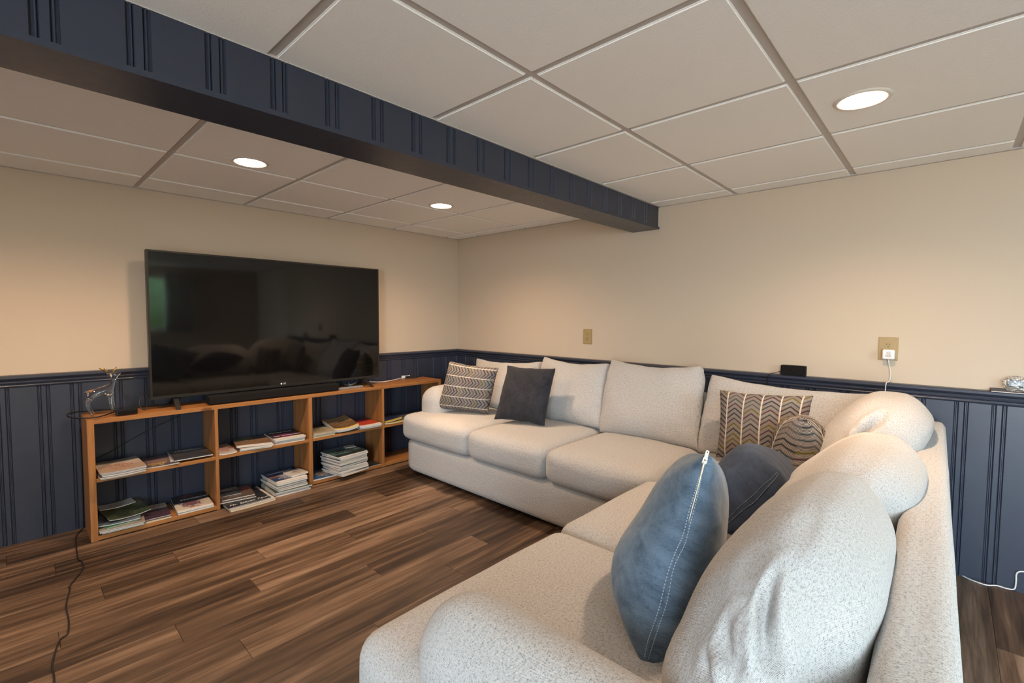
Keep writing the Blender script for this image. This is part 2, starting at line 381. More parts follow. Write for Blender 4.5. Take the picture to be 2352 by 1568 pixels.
def soft_box(name, lo, hi, r, mat, parent=None, bulge=(0, 0, 0), n=14, deform=None, wr=0.0, wscale=6.0, uvrot=False, off=(0, 0)):
    """upholstered block: rounded box with crowned faces; UVs in metres per face"""
    lo = np.array(lo, float); hi = np.array(hi, float); h = (hi-lo)/2; ce = (hi+lo)/2
    r = min(r, *(h*0.98))
    s = np.sin(np.linspace(-1, 1, n)*math.pi/2); s = 0.55*s+0.45*np.linspace(-1, 1, n)
    V = []; F = []; UV = []; key = {}
    for ax in range(3):
        a, b = [(1, 2), (0, 2), (0, 1)][ax]
        for sg in (-1, 1):
            idx = np.zeros((n, n), int)
            for i in range(n):
                for j in range(n):
                    p = np.zeros(3); p[ax] = sg*h[ax]; p[a] = s[i]*h[a]; p[b] = s[j]*h[b]
                    kk = tuple(np.round(p, 5))
                    if kk not in key:
                        key[kk] = len(V)
                        q = np.clip(p, -(h-r), h-r); d = p-q; L = np.linalg.norm(d); V.append(q+d/L*r)
                    idx[i, j] = key[kk]
            for i in range(n-1):
                for j in range(n-1):
                    f = [(i, j), (i+1, j), (i+1, j+1), (i, j+1)]
                    flip = (sg > 0) != (ax == 1)
                    if not flip: f = f[::-1]
                    F.append([idx[x] for x in f])
                    for x in f:
                        u_, v_ = s[x[0]]*h[a]+ax*.37+off[0], s[x[1]]*h[b]+sg*.23+off[1]
                        UV.append((v_, u_) if uvrot else (u_, v_))
    V = np.array(V); q = V/h
    for ax in range(3):
        if bulge[ax]:
            a, b = [(1, 2), (0, 2), (0, 1)][ax]
            V[:, ax] += bulge[ax]*q[:, ax]*np.clip(1-q[:, a]**2, 0, 1)*np.clip(1-q[:, b]**2, 0, 1)
    if deform is not None: V = deform(V, q)
    V = V+ce
    if wr:
        for i in range(len(V)):
            v = Vector(V[i])*wscale
            V[i] += np.array(noise.noise_vector(v))*wr
    return pymesh(name, V, F, mat, parent, True, UV)

def pillow(name, cor, T, mat, parent=None, pinch=0.09, ex=0.42, n=26, wr=0.006, wscale=9.0, fat=None, rot_uv=False, sag=0.0):
    """knife-edge pillow through four corners bl, br, tl, tr (room coordinates); thickness T"""
    bl, br, tl, tr = [np.array(c, float) for c in cor]
    W = np.linalg.norm(br-bl); H = np.linalg.norm(tl-bl)
    nrm = np.cross((br-bl)+(tr-tl), (tl-bl)+(tr-br)); nrm /= np.linalg.norm(nrm)
    s = np.sin(np.linspace(-1, 1, n)*math.pi/2); s = .7*s+.3*np.linspace(-1, 1, n)
    V = []; F = []; UV = []; ids = {}
    for side in (1, -1):
        idx = np.zeros((n, n), int)
        for i in range(n):
            for j in range(n):
                rim = i in (0, n-1) or j in (0, n-1)
                if rim and side == -1: idx[i, j] = ids[(i, j)]; continue
                u, v = s[i], s[j]
                pu, pv = (pinch, pinch) if not isinstance(pinch, tuple) else (pinch[0], pinch[1] if v > 0 else pinch[2])
                uu = u*(1-pu*(1-v*v)*u*u); vv = v*(1-pv*(1-u*u)*v*v)
                a, b = (uu+1)/2, (vv+1)/2
                p = bl*(1-a)*(1-b)+br*a*(1-b)+tl*(1-a)*b+tr*a*b
                if fat: th = T/2*max(0, 1-abs(u)**fat[0])**fat[1]*max(0, 1-abs(v)**fat[2])**fat[3]*(1-sag*v)
                else: th = T/2*(max(0, (1-u*u))*max(0, (1-v*v)))**ex*(1-sag*v*(1-u*u))
                wob = noise.noise(Vector(p)*wscale+Vector((side*3, 0, 0)))*wr*(0 if rim else 1)
                crease = 0
                if not rim:
                    ang = math.atan2(v, u); rad = max(abs(u), abs(v))
                    crease = 0.35*wr*math.sin(ang*17+side)*max(0, rad-0.45)
                p = p+nrm*side*(th+wob+crease)
                if rim: p = p+np.array(noise.noise_vector(Vector(p)*wscale*1.6))*wr*0.9
                idx[i, j] = len(V); ids[(i, j)] = len(V); V.append(p)
        for i in range(n-1):
            for j in range(n-1):
                f = [(i, j), (i+1, j), (i+1, j+1), (i, j+1)]
                if side < 0: f = f[::-1]
                F.append([idx[x] for x in f])
                for x in f:
                    uv = (s[x[0]]*W/2, s[x[1]]*H/2+(0.11 if side < 0 else 0)); UV.append(uv[::-1] if rot_uv else uv)
    o = pymesh(name, V, F, mat, parent, True, UV)
    # points along the near edge (u = -1) and the rows next to it on both sides, for seams and zips
    EDGE['rim'] = [Vector(V[ids[(0, j)]]) for j in range(n)]
    EDGE['a'] = [Vector(V[ids[(1, j)]]) for j in range(n)]; EDGE['n'] = Vector(nrm)
    EDGE['b'] = [EDGE['a'][j]-2*Vector(nrm)*((EDGE['a'][j]-EDGE['rim'][j]).dot(Vector(nrm))) for j in range(n)]
    return o
EDGE = {}

# ------------------------------------------------------------------ the room
H = 2.053; XW, YS = -5.6, -6.0
RAIL = 0.932
# walls
wn_ = struct(box('wall_north', XW-.1, .1, 0, .1, 0, 2.4, M['wall']), 'cream wall behind the television above navy board panelling')
we = struct(box('wall_east', 0, .1, YS-.1, 0, 0, 2.4, M['wall']), 'cream wall behind the sofa above navy board panelling')
WIN = [(-2.9, -1.04, 1.0, 1.9), (-5.75, -4.35, 0.08, 2.0)]     # a window in the south wall (x range), a glass door in the west wall (y range)
bm = bmesh.new()
a, b, z0, z1 = WIN[0]
bm_box(bm, XW-.1, a, YS-.15, YS, 0, 2.4); bm_box(bm, b, .1, YS-.15, YS, 0, 2.4)
bm_box(bm, a, b, YS-.15, YS, 0, z0); bm_box(bm, a, b, YS-.15, YS, z1, 2.4)
me = bpy.data.meshes.new('wall_south'); bm.to_mesh(me); bm.free(); struct(link('wall_south', me, M['wall']))
bm = bmesh.new(); a, b, z0, z1 = WIN[1]
bm_box(bm, XW-.15, XW, YS-.15, a, 0, 2.4); bm_box(bm, XW-.15, XW, b, .1, 0, 2.4)
bm_box(bm, XW-.15, XW, a, b, 0, z0); bm_box(bm, XW-.15, XW, a, b, z1, 2.4)
me = bpy.data.meshes.new('wall_west'); bm.to_mesh(me); bm.free(); struct(link('wall_west', me, M['wall']))
for k, (a, b, z0, z1) in enumerate(WIN):
    nm_ = 'window_1' if k == 0 else 'door_1'
    t_ = .05; O = Vector((0, YS, 0)) if k == 0 else Vector((XW, 0, 0))
    def fbox(bm, p0, p1, d0, d1, q0, q1):
        if k == 0: bm_box(bm, p0, p1, YS-d1, YS-d0, q0, q1)
        else: bm_box(bm, XW-d1, XW-d0, p0, p1, q0, q1)
    bm = bmesh.new()
    for q in ((a, a+t_, z0, z1), (b-t_, b, z0, z1), (a+t_, b-t_, z0, z0+t_), (a+t_, b-t_, z1-t_, z1), ((a+b)/2-t_/2, (a+b)/2+t_/2, z0+t_, z1-t_)):
        fbox(bm, q[0], q[1], .05, .11, q[2], q[3])
    me = bpy.data.meshes.new(nm_); bm.to_mesh(me); bm.free(); fr = struct(link(nm_, me, M['white_trim']))
    for q0, q1 in ((a+t_, (a+b)/2-t_/2), ((a+b)/2+t_/2, b-t_)):
        bm = bmesh.new(); fbox(bm, q0, q1, .077, .083, z0+t_, z1-t_)
        me = bpy.data.meshes.new('pane'); bm.to_mesh(me); bm.free(); link('pane', me, M['pane'], fr)
    po = portal(a, b, z0, z1, 0)
    po.location = ((a+b)/2, YS-.16, (z0+z1)/2) if k == 0 else (XW-.16, (a+b)/2, (z0+z1)/2)
    po.rotation_euler = (math.radians(90), 0, 0) if k == 0 else (math.radians(90), 0, math.radians(-90))
# pale curtain drawn to the side of the window
P = []; F = []
for i in range(41):
    x = -1.42+.38*i/40; y = YS+.05+.018*math.sin(i*1.3)
    for z in (0.98, 1.94): P.append((x, y, z))
for i in range(40): F.append((2*i, 2*i+2, 2*i+3, 2*i+1))
cu = pymesh('curtain', P, F, M['curtain'], None, True); so = cu.modifiers.new('s', 'SOLIDIFY'); so.thickness = .004
tag(cu, 'pale curtain gathered at one side of the rear window', 'curtain')
# outside
struct(box('ground', -5.2, 1.6, -8.9, -7.0, -.45, -.22, M['lawn']))
for i in range(3):
    bm = bmesh.new(); bmesh.ops.create_icosphere(bm, subdivisions=4, radius=1)
    for v in bm.verts:
        d = 1+.28*noise.noise(v.co*2.2+Vector((i*7, 0, 0)))+.16*noise.noise(v.co*7+Vector((i, 3, 0)))
        v.co = Vector((v.co.x*.95*d, v.co.y*.6*d, .75+v.co.z*(.85+.25*math.sin(i*2.1))*d))
    me = bpy.data.meshes.new('bush'); bm.to_mesh(me); bm.free(); b_ = link('bush', me, M['leaf'], None, True); b_.location = (-4.3+2.45*i, -7.75-.25*(i % 2), -.1); b_.scale = (1.08, .9, 1.42)
    tag(b_, ['tall green garden shrub', 'rounded green garden shrub'][i % 2]+' outside the rear window, '+['first', 'second', 'third'][i]+' from the west', 'shrub', 'shrubs outside the rear window')

# ceiling: slab, bars and tiles
BX = [-2.617+.6138*k for k in range(-5, 5)]
ce = struct(box('ceiling', XW-.1, .1, YS-.15, .1, H+.03, H+.15, M['white_trim']), 'suspended ceiling of square mineral tiles')
secs = [[0, -.328, -.938, -1.548, -2.0], [-2.18, -2.707, -3.317, -3.927, -4.537, -5.147, -5.757, YS]]
xe = [XW]+[b for b in BX if b > XW+.1]+[0]
tile_me = {}
def tile(x0, x1, y0, y1):
    gx = .0135
    a, b, c, d = x0+gx, x1-gx, y1+gx, y0-gx
    kk = (round(b-a, 3), round(d-c, 3))
    if kk not in tile_me:
        bm = bmesh.new(); bm_box(bm, -kk[0]/2, kk[0]/2, -kk[1]/2, kk[1]/2, 0, .02)
        bmesh.ops.bevel(bm, geom=[e for e in bm.edges if all(v.co.z < .001 for v in e.verts)], offset=.0035, segments=2, affect='EDGES')
        me = bpy.data.meshes.new('ceiling_tile'); bm.to_mesh(me); bm.free(); me.materials.append(M['tile']); tile_me[kk] = me
    o = bpy.data.objects.new('ceiling_tile', tile_me[kk]); C.objects.link(o); o.location = ((a+b)/2, (c+d)/2, H)
    attach(o, ce)
for S in secs:
    for j in range(len(S)-1):
        for i in range(len(xe)-1): tile(xe[i], xe[i+1], S[j], S[j+1])
    for i, x in enumerate(xe[1:-1]): box('ceiling_bar', x-.0125, x+.0125, S[-1], S[0], H+.006, H+.02, M['tbar'], ce)
    for y in S[1:-1]: box('ceiling_bar', XW, 0, y-.0125, y+.0125, H+.0065, H+.02, M['tbar'], ce)
    for y in (S[0], S[-1]):
        yy = (y-.02, y) if y == S[0] else (y, y+.02)
        box('wall_angle', XW, 0, yy[0], yy[1], H-.002, H+.006, M['tbar'], ce)
    for x0, x1 in ((-.02, 0), (XW, XW+.02)): box('wall_angle', x0, x1, S[-1], S[0], H-.002, H+.006, M['tbar'], ce)

# floor planks
fl = struct(box('floor', XW-.1, .1, YS-.15, .1, -.1, -.004, M['subfloor']), 'brown walnut plank floor running towards the sofa wall')
PW, PL = .1447, 1.2192
known = {0: -1.21, 1: -1.848, 2: -2.165, 3: -1.407, 4: -1.714, 5: -2.31, 6: -1.874, 7: -1.215, 8: -1.545, 9: -1.98, 10: -1.393, 11: -1.701, 12: -2.2, 25: -.62}
pl_me = {}
for rrow in range(-3, 40):
    y1 = -.302-PW*rrow; y0 = y1-PW; y1c = min(y1, 0); y0c = max(y0, YS)
    if y1c-y0c < .01: continue
    base = known.get(rrow, -random.random()*PL)
    k = math.floor((XW-base)/PL)
    x = base+k*PL
    while x < 0:
        a, b = max(x, XW), min(x+PL, 0)
        if b-a > .02:
            kk = (round(b-a, 3), round(y1c-y0c, 4))
            if kk not in pl_me:
                bm = bmesh.new(); bm_box(bm, -kk[0]/2+.0004, kk[0]/2-.0004, -kk[1]/2+.0004, kk[1]/2-.0004, -.006, 0)
                bmesh.ops.bevel(bm, geom=[e for e in bm.edges if all(v.co.z > -.001 for v in e.verts)], offset=.0012, segments=1, affect='EDGES')
                me = bpy.data.meshes.new('plank'); bm.to_mesh(me); bm.free(); me.materials.append(M['floor']); pl_me[kk] = me
            o = bpy.data.objects.new('plank', pl_me[kk]); C.objects.link(o); o.location = ((a+b)/2, (y0c+y1c)/2, 0); attach(o, fl)
        x += PL

# navy panelling: flat boards between narrow beaded strips
SW = .050                              # strip width
STRIP = [(0, 0), (.0030, 1.0), (.0055, 1.0), (.0080, 0), (.0110, 0), (.0135, 1.0), (.0165, 0.0), (.0335, 0.0), (.0365, 1.0), (.0390, 0), (.0420, 0), (.0445, 1.0), (.0470, 1.0), (.050, 0)]
def strip_mesh(h, dep=.0050, back=.0115):
    V = []; F = []
    for z in (0, h):
        for x, d in STRIP: V.append((x-SW/2, -back+d*dep, z))
    m = len(STRIP)
    for i in range(m-1): F.append((i, i+1, m+i+1, m+i))
    V += [(-SW/2, 0, 0), (SW/2, 0, 0), (-SW/2, 0, h), (SW/2, 0, h)]
    F += [(2*m, 0, m, 2*m+2), (m-1, 2*m+1, 2*m+3, 2*m-1), (2*m+1, 2*m, 2*m+2, 2*m+3)]
    F.append(tuple(range(m))[::-1]+(2*m, 2*m+1)); F.append(tuple(range(m, 2*m))+(2*m+3, 2*m+2))
    me = bpy.data.meshes.new('beaded_strip'); me.from_pydata(V, [], F); me.update(); me.materials.append(M['navy']); return me
def board_mesh(wd, h, back=.012):
    bm = bmesh.new(); bm_box(bm, -wd/2, wd/2, -back, 0, 0, h)
    bmesh.ops.bevel(bm, geom=[e for e in bm.edges if all(v.co.y < -.001 for v in e.verts) and abs(e.verts[0].co.z-e.verts[1].co.z) > .01], offset=.0016, segments=1, affect='EDGES')
    me = bpy.data.meshes.new('board'); bm.to_mesh(me); bm.free(); me.materials.append(M['navy']); return me
PH = .872
strip_me = strip_mesh(PH); board_me = {}
def panelling(parent, centers, end0, end1, place):
    cs = [c for c in centers if end0+SW/2 < c < end1-SW/2]
    for c in cs:
        o = bpy.data.objects.new('beaded_strip', strip_me); C.objects.link(o); place(o, c); attach(o, parent)
    e = [end0]+[q for c in cs for q in (c-SW/2, c+SW/2)]+[end1]
    for i in range(0, len(e), 2):
        wd = round(e[i+1]-e[i], 3)
        if wd < .005: continue
        if wd not in board_me: board_me[wd] = board_mesh(wd, PH)
        o = bpy.data.objects.new('board', board_me[wd]); C.objects.link(o); place(o, (e[i]+e[i+1])/2); attach(o, parent)
seq = [.186, .158, .134]
cN = [-2.926]; i = 0
while cN[-1] < 0: cN.append(cN[-1]+seq[i % 3]); i += 1
x = -2.926; i = 2
while x > XW: x -= seq[i % 3]; cN.append(x); i -= 1
def placeN(o, c): o.location = (c, 0, 0)
panelling(wn_, sorted(cN), XW, 0, placeN)
cE = [-3.794]; i = 0; y = -3.794
while y < 0: y += seq[(i+1) % 3]; cE.append(y); i += 1
y = -3.794; i = 2
for k in range(5): y -= [.130, .186, .158][k % 3]; cE.append(y)
def placeE(o, c): o.location = (0, c, 0); o.rotation_euler = (0, 0, -math.pi/2)
panelling(we, sorted(cE), -4.6, -.012, placeE)
# chair rails
RP = [(0, RAIL+.002), (.036, RAIL), (.042, RAIL-.004), (.044, RAIL-.014), (.038, RAIL-.022), (.028, RAIL-.027), (.027, RAIL-.033), (.030, RAIL-.037), (.028, RAIL-.043), (.020, RAIL-.048), (.0195, RAIL-.054), (.021, RAIL-.057), (.018, RAIL-.063), (.013, RAIL-.066), (0, RAIL-.066)]
def rail(name, pts, parent_label):
    V = []; F = []; m = len(RP)
    for (fx) in pts:
        for d, z in RP: V.append(fx(d, z))
    for i in range(m-1): F.append((i, i+1, m+i+1, m+i))
    F.append(tuple(range(m))); F.append(tuple(range(m, 2*m))[::-1])
    o = pymesh(name, V, F, M['navy'], None, False)
    bm = bmesh.new(); bm.from_mesh(o.data); bmesh.ops.recalc_face_normals(bm, faces=bm.faces); bm.to_mesh(o.data); bm.free()
    return struct(o, parent_label)
rail('trim_1', [lambda d, z: (XW, -d, z), lambda d, z: (-d, -d, z)], 'navy moulded rail along the television wall')
rail('trim_2', [lambda d, z: (-d, -d, z), lambda d, z: (-d, -4.6, z)], 'navy moulded rail along the sofa wall')

# beam (sags a little towards the left)
def bz(x): return 1.897+(x/3.18)*.024
def bf(x): return -2.186+(x/3.18)*.016
def bb(x): return -1.990+(x/3.18)*.020
XL = -5.6
V = []; 
for x in (XL, 0): V += [(x, bf(x)+.012, bz(x)+.012), (x, bb(x), bz(x)+.012), (x, bb(x), H+.02), (x, bf(x)+.012, H+.02)]
beam = pymesh('ceiling_beam', V, [(0, 1, 5, 4), (1, 2, 6, 5), (2, 3, 7, 6), (3, 0, 4, 7), (0, 3, 2, 1), (4, 5, 6, 7)], M['navy'])
struct(beam, 'navy boarded beam crossing under the ceiling')
V = []
for x in (XL, 0): V += [(x, bf(x)-.008, bz(x)), (x, bb(x)+.004, bz(x)), (x, bb(x)+.004, bz(x)+.016), (x, bf(x)-.008, bz(x)+.016)]
lip = pymesh('bottom_board', V, [(0, 1, 5, 4), (1, 2, 6, 5), (2, 3, 7, 6), (3, 0, 4, 7), (0, 3, 2, 1), (4, 5, 6, 7)], M['navy'], beam)
bh = H+.004-1.85
bstrip = strip_mesh(bh, .0055, .010); c = -3.111
cs = []
x = -3.111
while x > XL: x -= .1715
while x < -.03:
    if x > XL+.05: cs.append(x)
    x += .1715
ebs = [XL]+[q for c in cs for q in (c-SW/2, c+SW/2)]+[0]
ang = math.atan2(.016, 3.18)
for c in cs:
    o = bpy.data.objects.new('beaded_strip', bstrip); C.objects.link(o); o.location = (c, bf(c)+.012, bz(c)+.012); o.scale = (1, 1, (H+.004-bz(c)-.012)/bh); o.rotation_euler = (0, 0, ang); attach(o, beam)
bmb = {}
for i in range(0, len(ebs), 2):
    wd = round(ebs[i+1]-ebs[i], 3); c = (ebs[i]+ebs[i+1])/2
    if wd not in bmb: bmb[wd] = board_mesh(wd, bh, .010)
    o = bpy.data.objects.new('board', bmb[wd]); C.objects.link(o); o.location = (c, bf(c)+.012, bz(c)+.012); o.scale = (1, 1, (H+.004-bz(c)-.012)/bh); o.rotation_euler = (0, 0, ang); attach(o, beam)

# recessed lamps
def lamp(x, y, label, R=.088):
    o = thing('recessed_ceiling_light', label, 'light', (x, y, H), 'recessed ceiling lights')
    lathe('trim_ring', [(R, -.0002), (R-.003, -.004), (R-.010, -.0065), (R-.016, -.006), (R-.018, -.003), (R-.018, 0)], M['white_trim'], (x, y, H), o)
    V = [(x, y, H-.0085)]; n = 40; F = []
    for k, (rr, zz) in enumerate(((R*.55, -.0078), (R-.018, -.0045))):
        for i in range(n): a = 2*math.pi*i/n; V.append((x+rr*math.cos(a), y+rr*math.sin(a), H+zz))
    for i in range(n): F.append((0, 1+(i+1) % n, 1+i)); F.append((1+i, 1+(i+1) % n, 1+n+(i+1) % n, 1+n+i))
    pymesh('lens', V, F, M['lamp'], o, True)
    l = bpy.data.lights.new('lamp_beam', 'SPOT'); l.energy = LAMP_WATTS; l.color = LAMP_COLOR; l.spot_size = math.radians(154); l.spot_blend = 0.95; l.shadow_soft_size = .06
    s = bpy.data.objects.new('lamp_beam', l); C.objects.link(s); s.location = (x, y, H-.012); attach(s, o)
lamp(-2.31, -1.073, 'glowing round ceiling light in front of the television, nearer the camera')
lamp(-1.06, -1.06, 'glowing round ceiling light behind the beam, nearer the corner')
lamp(-1.085, -3.475, 'glowing round ceiling light above the sofa corner')
lamp(-3.38, -1.07, 'added round ceiling light out of view over the bare floor')  # unseen extra lamp, added to brighten the left of the television wall

# ------------------------------------------------------------------ pine shelf unit
SF, SBk, ST = -.295, -.021, .685
sh = thing('shelf_unit', 'low honey pine shelf unit with open bays under the television', 'shelf', (-1.68, -.15, 0))
dv = [(-2.910, -2.879), (-2.297, -2.278), (-1.691, -1.663), (-1.076, -1.056), (-.480, -.455)]
for i, (a, b) in enumerate(dv):
    end = i in (0, 4)
    box('side_panel' if end else 'divider', a, b, SF, SBk, 0, ST if end else .660, M['pine_v'], sh, .0012)
box('top_board', -2.879, -.480, SF+.0005, SBk, .660, ST, M['pine_h'], sh, .0012)
for i in range(4):
    box('shelf', dv[i][1], dv[i+1][0], SF+.001, SBk, .331, .353, M['pine_h'], sh, .0012)
    if i != 1: box('bottom_board', dv[i][1], dv[i+1][0], SF+.001, SBk, .004, .028, M['pine_h'], sh, .0012)

# ------------------------------------------------------------------ television
tv = thing('television', 'large flat black television standing on the pine shelf', 'television', (-1.83, -.17, ST))
TX0, TX1, TZ0, TZ1 = -2.607, -1.036, .749, 1.661
box('rear_shell', TX0, TX1, -.185, -.145, TZ0, TZ1, M['bezel'], tv, .004, 2)
box('rear_bulge', TX0+.25, TX1-.25, -.147, -.095, TZ0+.03, TZ0+.5, M['black_plastic'], tv, .02, 2)
bm = bmesh.new()
for q in ((TX0, TX0+.011, TZ0, TZ1), (TX1-.011, TX1, TZ0, TZ1), (TX0+.011, TX1-.011, TZ1-.010, TZ1), (TX0+.011, TX1-.011, TZ0, TZ0+.018)):
    bm_box(bm, q[0], q[1], -.190, -.184, q[2], q[3])
me = bpy.data.meshes.new('bezel'); bm.to_mesh(me); bm.free(); bz_ = link('bezel', me, M['bezel'], tv)
box('screen', TX0+.011, TX1-.011, -.1875, -.1845, TZ0+.018, TZ1-.010, M['screen'], tv)
RX = Matrix.Rotation(math.pi/2, 4, 'X')
lg = ony(651, 880.5, -.1905)
text('maker_mark', 'LG', .017, M['ink_white'], Matrix.Translation((lg.x+.008, -.1905, lg.z)) @ RX, tv)
bm = bmesh.new(); bmesh.ops.create_circle(bm, cap_ends=True, radius=.0062, segments=16); bmesh.ops.transform(bm, matrix=Matrix.Translation((lg.x-.014, -.1906, lg.z)) @ RX, verts=bm.verts)
me = bpy.data.meshes.new('maker_badge'); bm.to_mesh(me); bm.free(); link('maker_badge', me, M['ink_white'], tv)
def tv_foot(x, dx):
    for yy, yt in ((-.150, -.292), (-.165, -.035)):
        V = []; 
        for (y_, z_, hw) in ((yy, TZ0+.012, .016), (yt, ST+.001, .012)):
            s_ = 1 if yt < yy else -1
            V += [(x-hw+(dx if z_ < TZ0 else 0), y_, z_), (x+hw+(dx if z_ < TZ0 else 0), y_, z_), (x+hw+(dx if z_ < TZ0 else 0), y_+.022*s_, z_+.003), (x-hw+(dx if z_ < TZ0 else 0), y_+.022*s_, z_+.003)]
        o = pymesh('foot', V, [(0, 1, 5, 4), (1, 2, 6, 5), (2, 3, 7, 6), (3, 0, 4, 7), (0, 3, 2, 1), (4, 5, 6, 7)], M['black_plastic'], tv)
        bm = bmesh.new(); bm.from_mesh(o.data); bmesh.ops.recalc_face_normals(bm, faces=bm.faces); bmesh.ops.bevel(bm, geom=bm.edges[:], offset=.002, segments=1, affect='EDGES'); bm.to_mesh(o.data); bm.free()
tv_foot(-2.475, -.01); tv_foot(-1.175, .02)

# soundbar
sb = thing('soundbar', 'long black soundbar lying under the television on the pine shelf', 'soundbar', (-1.88, -.24, ST))
box('grille', -2.318, -1.440, -.274, -.196, ST+.004, ST+.058, M['mesh_cloth'], sb, .008, 3)
for x in (-2.2, -1.55): box('foot', x-.02, x+.02, -.26, -.21, ST, ST+.006, M['rubber'], sb)
box('control_panel', -1.95, -1.80, -.25, -.22, ST+.0575, ST+.059, M['black_plastic'], sb)

# streaming box
sx_ = thing('streaming_box', 'small glossy black box on the left end of the pine shelf', 'box', (-2.74, -.22, ST))
t = NT('gloss_black'); t.bsdf((0.006, 0.006, 0.006), .12); M['gloss'] = t.m
q0 = onz(263, 955, ST); q1 = onz(311, 953, ST)
box('case', q0.x+.002, q0.x+.103, -.275, -.175, ST+.002, ST+.036, M['gloss'], sx_, .008, 3)
box('base', q0.x+.01, q0.x+.095, -.268, -.182, ST, ST+.003, M['rubber'], sx_)

# glass deer (skeleton grown with a skin)
def skin(name, nodes, edges, mat, parent, sub=2):
    me = bpy.data.meshes.new(name); me.from_pydata([n[:3] for n in nodes], edges, []); o = bpy.data.objects.new(name, me); C.objects.link(o)
    m = o.modifiers.new('skin', 'SKIN'); m.use_smooth_shade = True
    for i, n in enumerate(nodes): me.skin_vertices[0].data[i].radius = (n[3], n[3]); me.skin_vertices[0].data[i].use_root = (i == 0)
    s = o.modifiers.new('sub', 'SUBSURF'); s.levels = sub; s.render_levels = sub
    dg = bpy.context.evaluated_depsgraph_get(); me2 = bpy.data.meshes.new_from_object(o.evaluated_get(dg)); bpy.data.objects.remove(o)
    me2.name = name; me2.materials.clear()
    return link(name, me2, mat, parent, True)
Y0 = -.16
deer = thing('deer_figurine', 'clear glass deer figurine with gold antlers on the pine shelf', 'figurine', (-2.83, Y0, ST))
N = [(-2.868, Y0, .826, 0.0243), (-2.832, Y0, .826, 0.0218), (-2.797, Y0, .832, 0.0230), (-2.780, Y0, .858, 0.0160), (-2.773, Y0, .890, 0.0122), (-2.774, Y0, .914, 0.0134), (-2.752, Y0, .919, 0.0096), (-2.738, Y0, .924, 0.0058),
     (-2.888, Y0, .824, 0.0102), (-2.904, Y0, .823, 0.0064),
     (-2.878, Y0-.014, .795, 0.0160), (-2.898, Y0-.016, .762, 0.0083), (-2.884, Y0-.017, .715, 0.0058), (-2.876, Y0-.017, .690, 0.0064),
     (-2.868, Y0+.014, .795, 0.0160), (-2.890, Y0+.016, .760, 0.0083), (-2.874, Y0+.018, .715, 0.0058), (-2.862, Y0+.018, .690, 0.0064),
     (-2.796, Y0-.011, .795, 0.0122), (-2.792, Y0-.013, .750, 0.0077), (-2.784, Y0-.014, .712, 0.0058), (-2.781, Y0-.014, .690, 0.0064),
     (-2.784, Y0+.011, .795, 0.0122), (-2.778, Y0+.013, .752, 0.0077), (-2.770, Y0+.014, .714, 0.0058), (-2.765, Y0+.014, .690, 0.0064),
     (-2.789, Y0-.012, .921, 0.0070), (-2.803, Y0-.022, .924, 0.0038), (-2.789, Y0+.012, .921, 0.0070), (-2.800, Y0+.024, .926, 0.0038)]
E_ = [(0, 1), (1, 2), (2, 3), (3, 4), (4, 5), (5, 6), (6, 7), (0, 8), (8, 9), (0, 10), (10, 11), (11, 12), (12, 13), (0, 14), (14, 15), (15, 16), (16, 17), (2, 18), (18, 19), (19, 20), (20, 21), (2, 22), (22, 23), (23, 24), (24, 25), (5, 26), (26, 27), (5, 28), (28, 29)]
skin('body', N, E_, M['glass'], deer)
for sgn, pts in ((-1, [(-2.784, .926), (-2.800, .936), (-2.820, .946), (-2.838, .962)]), (1, [(-2.776, .926), (-2.768, .938), (-2.763, .946), (-2.757, .960)])):
    nn = [(x, Y0+sgn*(.006+.004*i), z, .0044-.0006*i) for i, (x, z) in enumerate(pts)]
    nn += [(pts[1][0]+.004*sgn+.006, Y0+sgn*.016, pts[1][1]+.012, .0024), (pts[2][0]+.008, Y0+sgn*.02, pts[2][1]+.013, .0024)]
    skin('antler', nn, [(0, 1), (1, 2), (2, 3), (1, 4), (2, 5)], M['gold'], deer, 1)

# ------------------------------------------------------------------ cables
def cable(pts, r, mat, label, name='cable'):
    o = tube(name, pts, r, mat); return tag(o, label, 'cable')
fz = .004
fpts = [(-2.917, -.02, .30), (-2.920, -.02, .03), (-2.935, -.06, fz)]+[tuple(onz(u, v, fz)) for u, v in ((174, 1235), (178, 1275), (180, 1284), (189, 1290), (189, 1308), (160, 1345), (161, 1352), (152, 1390), (158, 1425), (155, 1455), (137, 1470), (120, 1525), (124, 1568))]+[(-3.16, -1.75, fz), (-3.25, -2.1, fz)]
cable([(-2.916, -.02, .60)]+fpts, .0028, M['rubber'], 'thin black cable snaking across the floor from the shelf')
lp = onz(162, 957, .72)
cable([(-2.79, -.225, .705), (-2.86, -.285, .698), (-2.93, -.275, .700), (-2.975, -.20, .704), (-2.965, -.12, .708), (-2.90, -.075, .706), (-2.75, -.06, .698), (-2.62, -.06, .692), (-2.5, -.055, .690)], .0042, M['rubber'], 'thick black cable looping past the left end of the shelf')
cable([(-2.60, -.10, .80), (-2.645, -.12, .76), (-2.655, -.15, .715), (-2.635, -.17, .693), (-2.615, -.15, .715), (-2.61, -.12, .76), (-2.59, -.10, .79)], .0035, M['rubber'], 'black cable loop hanging below the television corner')
cable([tuple(ony(u, v, -.0160)) for u, v in ((196, 1062), (235, 1047), (300, 1010), (345, 985), (385, 967), (410, 955))], .0028, M['rubber'], 'thin black cable hanging diagonally behind the first bay')
wz = ST+.006
def s_(u, v, z=None): return tuple(onz(u, v, wz if z is None else z))
cable([s_(789, 882), s_(803, 884), s_(815, 880), s_(830, 872), s_(842, 868, wz+.01), s_(825, 868, wz+.02), s_(806, 870, wz+.02), s_(800, 878, wz+.01), s_(806, 884)], .0045, M['white_cable'], 'white cable coiled on the shelf under the television corner')
